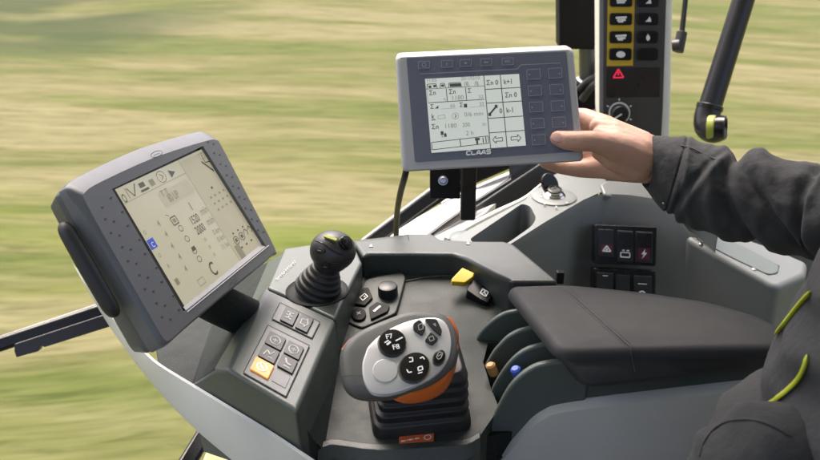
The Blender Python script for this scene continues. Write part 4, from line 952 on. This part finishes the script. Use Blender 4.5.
def s_drop(m, x, y): m.ell(CPl, (x, y+.5), 2, 2.8, 0, hb-.0003, hb, 0, 12); m.poly([CPl.pt(p, hb) for p in ((x-1, y-1.6), (x+1, y-1.6), (x, y-4))])
for (y0, y1, a, b_) in ((-24, -12, s_bar, s_tri), (-5, 6.8, s_bar, s_tri), (13, 25, s_comb, s_tri), (31, 43, s_comb, s_drop), (48, 60, s_eye, None)):
    k = (y0+5)*-.012
    sbtn(609.5+k, 631.8+k, y0, y1, a); sbtn(637+k, 658.2+k, y0, y1, b_)
mb = MB(); mb.plate(CPl, [(606.5, 67.5), (659.5, 67.2), (659, 96.5), (606, 97.5)], .0018, .003, .001); dw = mb.build('warning_window', M['browndark'], cf)
mb = MB(); mb.path(CPl, [(613, 77.5), (618, 68.8), (623.2, 77.2)], 1.5, .0034, 0, True); mb.line(CPl, (618, 71.5), (618, 75.2), 1.6, .0034); mb.build('warning_triangle', M['redlamp'], dw, smooth=False)
kc = cpt((619, 112.5)); mb = MB(); mb.lathe(kc, CPl.n, [(.0155, .001), (.0155, .003), (.0138, .003), (.0135, .014), (.0115, .0165), (0, .017)], 32); kb = mb.build('rotary_knob', M['key'], cf)
mb = MB(); mb.path(CPl, [(619+10*math.cos(a), 112.5+10*math.sin(a)) for a in [R(130+k*14) for k in range(21)]], 1.9, .0036)
for a in (150, 210, 270, 330, 390): mb.line(CPl, (619+12*math.cos(R(a)), 112.5+12*math.sin(R(a))), (619+14.3*math.cos(R(a)), 112.5+14.3*math.sin(R(a))), 1.3, .0028)
mb.build('dial_ring', M['white'], cf, smooth=False)
mb = MB(); mb.line(CPl, (612, 117), (620, 112), 1.6, .0178); mb.build('pointer', M['white'], kb, smooth=False)

# ------------------------------------------------------------------ grab handle and wiper rod
gh = thing('mirror_arm', P(745, 0, 1.5), 'thick black tubular mirror arm ending in an elbow above the sleeve', 'mirror arm')
mb = MB(); mb.tube([P(812, -250, 1.43), P(757, -50, 1.47), P(743.5, 0, 1.48), P(709, 110, 1.50)], [.0178, .0178, .0178, .0192], 28); mb.build('arm_tube', M['blackp'], gh)
mb = MB(); el = smooth_open([P(709.5, 106, 1.50), P(707, 118, 1.50), P(708, 127, 1.495), P(714, 131, 1.485), P(722, 129, 1.475)], 5)
mb.tube(el, lin_open([.0205, .0215, .022, .0205, .018], 5), 28); mb.build('elbow', M['blackp'], gh)
e = P(722.5, 128, 1.474); dr = V((.86, -.42, .12)).normalized()
mb = MB(); mb.lathe(e, dr, [(.019, -.012), (.0205, -.004), (.0205, .004), (.0175, .0055), (.0165, .002), (.0, .0022)], 28); mb.build('end_cap', M['gloss'], gh)
mb = MB(); mb.lathe(P(709.7, 107.5, 1.50), (P(709.5, 107, 1.5)-P(712, 98, 1.499)).normalized(), [(.0212, -.004), (.0222, -.003), (.0222, .003), (.0212, .004)], 28); mb.build('collar', M['gloss'], gh)
mb = MB(); mb.lathe(e-dr*.017, dr, [(.0195, -.006), (.0207, -.003), (.0207, .004), (.019, .006)], 28); mb.build('lime_reflection', M['lime'], gh)  # lime ring paints in a yellow-green reflection on the elbow
wr = thing('wiper_rod', P(683, 10, 1.6), 'thin black wiper rod with a knuckle joint right of the control column', 'wiper rod')
mb = MB(); mb.tube([P(699, -250, 1.54), P(688, -40, 1.58), P(685.5, 0, 1.59), P(681.5, 37, 1.60)], [.0042, .0042, .0045, .005], 12); mb.build('rod', M['blackp'], wr)
mb = MB(); mb.tube(smooth_open([P(682, 32, 1.60), P(680.5, 40, 1.60), P(679, 48, 1.6), P(678, 52, 1.6)], 3), .0095, 14); mb.tube([P(672, 46, 1.6), P(680, 45, 1.595)], .010, 14); mb.build('knuckle', M['rubber'], wr, bevel=.001)

# ------------------------------------------------------------------ person
per = thing('person', (.52, .42, -.22), 'person in a charcoal jacket with lime piping reaching right hand to the pale terminal', 'person')
def capsule(mb, p, q, r1, r2, n=14):
    d = (q-p); L_ = d.length; t = d.normalized(); a = t.orthogonal().normalized(); b = t.cross(a); rings = []
    for k in range(-4, 1):
        w = math.pi/2*k/4; rings.append((p+t*r1*math.sin(w), r1*math.cos(w)))
    for k in range(0, 5):
        w = math.pi/2*k/4; rings.append((q+t*r2*math.sin(w), r2*math.cos(w)))
    mb.loft([[c+(a*math.cos(x)+b*math.sin(x))*max(r, 1e-4) for x in [2*math.pi*i/n for i in range(n)]] for c, r in rings])
def pr(x, y, d, r): return (P(x, y, d), r*d/FPX)
def chain(mb, L):
    for a, b in zip(L, L[1:]): capsule(mb, a[0], b[0], a[1], b[1])
elbow = (V((.47, .875, .125)), .048); shoulder = (V((.53, .735, .32)), .06)
mb = MB()
W1, W2, W3, W4 = pr(650, 151, 1.085, 16), pr(650, 158, 1.09, 17), pr(649, 165, 1.09, 17), pr(648, 170, 1.085, 14)
chain(mb, [W1, pr(625, 139, 1.095, 14.5), pr(604, 127, 1.11, 12.5), pr(584, 118, 1.132, 10), pr(566, 117, 1.14, 9), pr(553, 121, 1.138, 8)])
chain(mb, [W2, pr(625, 150, 1.10, 16), pr(602, 141, 1.125, 13), pr(578, 135, 1.14, 10.5), pr(558, 135, 1.145, 9), pr(545, 140, 1.142, 8)])
chain(mb, [W3, pr(625, 162, 1.10, 15.5), pr(603, 156, 1.122, 12.5), pr(578, 154, 1.138, 10), pr(556, 153, 1.14, 8.8), pr(542, 156, 1.138, 8)])
chain(mb, [W4, pr(625, 169, 1.09, 13.5), pr(603, 168, 1.105, 11.2), pr(580, 168.5, 1.116, 9.4), pr(560, 166, 1.128, 8.2), pr(546, 162, 1.132, 7.2)])
chain(mb, [pr(642, 158, 1.075, 19), pr(624, 150, 1.065, 16.5), pr(605, 144, 1.052, 12.5), pr(592, 141, 1.047, 10.6), pr(578, 141.5, 1.046, 10.6), pr(566, 140.5, 1.047, 9.8), pr(558, 138.5, 1.049, 8.2)])
chain(mb, [pr(640, 147, 1.08, 17), pr(616, 134, 1.088, 14), pr(599, 127.5, 1.098, 10)])
chain(mb, [pr(640, 152, 1.075, 18), pr(616, 142, 1.073, 14.5), pr(600, 136, 1.082, 9.5)])
chain(mb, [pr(638, 164, 1.08, 18), pr(614, 158, 1.075, 13), pr(600, 152, 1.085, 9)])
HY = .53
chain(mb, [W2, pr(690, 180, 1.07, 22), (elbow[0]+V((.05, 0, -.005)), .036), (shoulder[0], .05), (V((.60-.05, HY, .42)), .055), (V((.585-.05, HY, .53)), .052)])
capsule(mb, V((.57-.05, HY, .57)), V((.56-.05, HY, .66)), .072, .088)          # skull
capsule(mb, V((.545-.05, HY, .545)), V((.50-.05, HY, .555)), .045, .03)        # jaw
capsule(mb, V((.478-.05, HY, .615)), V((.462-.05, HY, .600)), .009, .012)      # nose
for s_ in (-1, 1):
    capsule(mb, V((.58-.05, HY+.083*s_, .60)), V((.585-.05, HY+.09*s_, .635)), .010, .014)
    capsule(mb, V((.489-.05, HY+.03*s_, .645)), V((.492-.05, HY+.05*s_, .645)), .010, .008)
capsule(mb, V((.425, .515, .565)), V((.425, .545, .565)), .007, .007)
body = mb.build('body', M['skin'], per)
md = body.modifiers.new('remesh', 'REMESH'); md.mode = 'VOXEL'; md.voxel_size = .0019; md.use_smooth_shade = True
md = body.modifiers.new('smooth', 'SMOOTH'); md.factor = .6; md.iterations = 7
# thumb nail
tp_ = P(557.5, 137.2, 1.0398); NP = Pl(tp_, V((-.15, -.8, .6)))
mb = MB(); mb.ell(NP, (557.5, 137.2), 5.6, 4.6, R(8), -.003, 0, dome=.0009); mb.build('thumbnail', M['nail'], body)
mb = MB(); capsule(mb, V((.595-.05, HY, .63)), V((.585-.05, HY, .675)), .085, .089); mb.build('hair', M['hair'], per)
for s_ in (-1, 1):
    mb = MB(); mb.sphere(V((.4795-.05, HY+.036*s_, .626)), .010, 14); mb.build('eye', M['gloss'], per)

# jacket sleeve, swept with creases
def sleeve(path, rads, folds, n=110, seed=0, name='sleeve', cuff=True):
    rings = []; up = None; m = len(path)
    acc = [0]
    for a, b in zip(path, path[1:]): acc.append(acc[-1]+(b-a).length)
    for i, p in enumerate(path):
        t = (path[min(i+1, m-1)]-path[max(i-1, 0)]).normalized()
        t = RT.lerp(t, min(1, acc[i]/.06)).normalized()
        a = t.cross(UP).normalized(); b = a.cross(t).normalized()   # b points up the picture, a across depth
        ring = []
        for k in range(n):
            w = 2*math.pi*k/n; c, s_ = math.cos(w), math.sin(w); r = rads[i]
            dirv = (a*c + b*s_)
            q = p+dirv*r
            dsp = 0
            for (s0, slope, curve, amp, wid) in folds:
                u = (acc[i] - (s0 + slope*(-s_) + curve*s_*s_))/wid
                msk = .55+.45*(1 if amp > 0 else 1)
                dsp += amp*math.exp(-u*u)
            fd = 1-math.sqrt((noise.noise(V((q.x*26+q.z*14, q.y*10, q.z*8-q.x*10+seed)))*2)**2+.03)
            dsp += .0040*noise.noise(q*16+V((seed, 0, 0)))*min(1, acc[i]/.05) + .0035*(fd-.6)*min(1, max(0, acc[i]-.03)/.03) + .0016*noise.noise(q*42+V((seed, 3, 0))) + .0009*noise.noise(V((q.x*95+q.z*40, q.y*60, q.z*70))) + .0016*(1-math.sqrt((noise.noise(V((q.x*60+q.z*30, q.y*24, q.z*22-q.x*20)))*2)**2+.03)-.6)*min(1, acc[i]/.05)
            ring.append(q+dirv*dsp)
        rings.append(ring)
    return rings
cs = P(646, 162, 1.085)
ctr = [cs, P(663, 170, 1.075), P(684, 178.5, 1.065), P(712, 188, 1.05), P(745, 197, 1.03), P(785, 205, 1.005), P(825, 211, .975), P(870, 222, .94), elbow[0]+V((.05, -.01, -.0)), elbow[0]*.5+shoulder[0]*.5+V((.03, .0, .01)), shoulder[0]]
rpx = [26.5, 34.5, 40.5, 42.5, 43.5, 46, 49, 55]
rr_ = [r*d/FPX for r, d in zip(rpx, (1.085, 1.075, 1.065, 1.05, 1.03, 1.005, .975, .94))] + [.066, .07, .08]
pth = smooth_open(ctr, 24); rds = lin_open(rr_, 24)
#       start, slope(top->bottom), curve, amp, width
folds = [(.040, .0, .0, -.0024, .0022), (.112, .024, .012, -.0098, .0075), (.134, .032, .012, .0058, .013), (.094, .016, .008, .006, .010), (.070, -.018, 0, -.0045, .006), (.080, -.02, 0, .003, .006), (.158, .055, 0, -.009, .009), (.178, .05, .0, .005, .010),
         (.205, .012, .012, -.009, .0075), (.222, .012, .012, .005, .009), (.060, .022, 0, .003, .007), (.24, -.03, 0, .005, .014), (.262, -.03, 0, -.006, .01)]
rg = sleeve(pth, rds, folds)
mb = MB(); mb.loft([[cs*.06+p*.94 + (pth[1]-pth[0]).normalized()*.012 for p in rg[0]]] + rg, cap0=False); slS = Surf(mb); sl = mb.build('sleeve', M['cloth'], per)
# placket and cuff snap
mb = MB(); mb.tube(smooth_open([slS.pt(x, y, .0003) for x, y in [(681, 146), (690, 148), (700, 152.5), (712, 158), (722, 162)]], 4), .0009, 8); mb.build('placket_seam', M['thread'], sl)
mb = MB(); mb.sphere(slS.pt(664, 203, .0006), .0018, 12); mb.build('snap', M['chrome'], sl)

# torso of the jacket
def ring_el(cx, cy, z, rx, ry, n=120, tilt=0, seed=0, amp=.006, fr=9):
    out = []
    for k in range(n):
        w = 2*math.pi*k/n; c, s_ = math.cos(w), math.sin(w)
        e_ = lambda v, p=.8: math.copysign(abs(v)**p, v)
        q = V((cx+rx*e_(c), cy+ry*e_(s_), z+tilt*c))
        f_ = 1-math.sqrt((noise.noise(V((q.x*10+q.z*16, q.y*10-q.z*9, q.z*10+3)))*2)**2+.02); f2_ = 1-math.sqrt((noise.noise(V((q.x*6-q.z*20, q.y*16+q.z*6, q.z*8+8)))*2)**2+.02)
        dsp = amp*noise.noise(V((q.x*fr, q.y*fr, q.z*fr*1.6+seed))) + .009*(f_-.6) + .006*(f2_-.6) + amp*.4*noise.noise(V((q.x*25, q.y*25, q.z*30+seed)))
        out.append(q+V((c, s_, 0))*dsp)
    return out
lv = [(-.16, .36, .50, .17, .22), (-.06, .355, .52, .145, .20), (0.0, .372, .53, .132, .19), (.03, .376, .53, .13, .19), (.050, .384, .53, .128, .188), (.060, .392, .53, .118, .18), (.072, .400, .53, .118, .18), (.10, .412, .53, .125, .185), (.14, .428, .53, .13, .19), (.20, .449, .53, .135, .19), (.28, .485, .53, .14, .20), (.35, .50, .53, .125, .215), (.40, .53, .53, .095, .17), (.44, .545, .53, .07, .085), (.465, .55, .53, .062, .066)]
rings = []
for a, b in zip(lv, lv[1:]):
    k = max(2, int((b[0]-a[0])/.005))
    for j in range(k):
        t = j/k; rings.append(ring_el(*[a[i]*(1-t)+b[i]*t for i in (1, 2, 0, 3, 4)], amp=.007))
mb = MB(); mb.loft(rings); jkS = Surf(mb); jk = mb.build('jacket', M['cloth'], per)
# bunched hem and pocket in front of the waist
pc = P(762, 490, .70); mb = MB(); rings = []
for i in range(1, 24):
    th = math.pi*i/24; row = []
    for k in range(56):
        ph = 2*math.pi*k/56; d = V((math.sin(th)*math.cos(ph), math.sin(th)*math.sin(ph), math.cos(th)))
        e_ = lambda v, p=.75: math.copysign(abs(v)**p, v)
        q = V((e_(d.x)*.056, e_(d.y)*.050, e_(d.z, .85)*.070)); g = pc+q
        f_ = 1-abs(noise.noise(V((g.x*22+g.z*14, g.y*14, g.z*12)))*2)
        row.append(g+d*(.0065*(f_-.6)+.003*noise.noise(g*18)))
    rings.append(row)
mb.loft(rings); pkS = Surf(mb); pk = mb.build('pocket', M['cloth'], jk)
mb = MB(); mb.tube(smooth_open([pkS.pt(x, y, .0004) for x, y in [(700, 456), (704, 442), (712, 431), (724, 423), (740, 419.5), (758, 421), (774, 427), (790, 436)]], 5), .0010, 8); mb.build('hem_seam', M['thread'], pk)
# left sleeve reaching forward, trousers
mb = MB(); mb.tube(smooth_open([V((.60, .23, .34)), V((.52, .19, .14)), V((.36, .20, .06)), V((.24, .22, .10))], 6), lin_open([.075, .06, .052, .042], 6), 20); mb.build('sleeve', M['cloth'], per)
mb = MB()
for yc in (.33, .53): mb.tube(smooth_open([V((.50, yc, -.15)), V((.25, yc, -.19)), V((.02, yc, -.17)), V((-.05, yc, -.24)), V((-.04, yc, -.60))], 6), lin_open([.11, .10, .085, .07, .055], 6), 20)
mb.build('trousers', M['trouser'], per)
# piping
for L_ in ([(748, 416), (760, 410), (772, 403), (786, 393), (798, 381), (806, 366), (809, 355)], [(777, 335), (785, 325.5), (792, 316.5), (799, 307.5), (806, 299), (812, 292)]):
    LL = smooth_open([V((x, y, 0)) for x, y in L_], 8); pp = [jkS.pt(q.x, q.y, .0016) for q in LL]; pp = [pp[0]] + [(a+b*2+c)/4 for a, b, c in zip(pp, pp[1:], pp[2:])] + [pp[-1]]; nn_ = len(pp)-1; wd = .0030
    mb = MB(); mb.tube(pp, [wd*min(1, .3+9*min(k/nn_, 1-k/nn_)) for k in range(nn_+1)], 12, 0, True, .6); mb.build('piping', M['piping'], jk)

# ------------------------------------------------------------------ light
w = bpy.data.worlds.new('World'); sc.world = w; w.use_nodes = True; nt = w.node_tree
sky = nt.nodes.new('ShaderNodeTexSky'); sky.sky_type = 'NISHITA'; sky.sun_disc = False
SE, SR = R(64), R(338)
sky.sun_elevation = SE; sky.sun_rotation = SR; sky.air_density = .45; sky.dust_density = 8; sky.ozone_density = .0
bg = nt.nodes['Background']; bg.inputs['Strength'].default_value = .15; nt.links.new(sky.outputs['Color'], bg.inputs['Color'])
sd = bpy.data.lights.new('sun', 'SUN'); sd.energy = .55; sd.angle = R(40); sd.color = (1, .99, .97)
so = bpy.data.objects.new('sun', sd); COL.objects.link(so)
sdir = V((math.sin(SR)*math.cos(SE), math.cos(SR)*math.cos(SE), math.sin(SE)))
so.rotation_euler = sdir.to_track_quat('Z', 'Y').to_euler(); so.location = (0, 0, 5)
vs_ = sc.view_settings; vs_.view_transform = 'Standard'; vs_.look = 'None'; vs_.gamma = 1; vs_.use_curve_mapping = False; vs_.exposure = 2.05
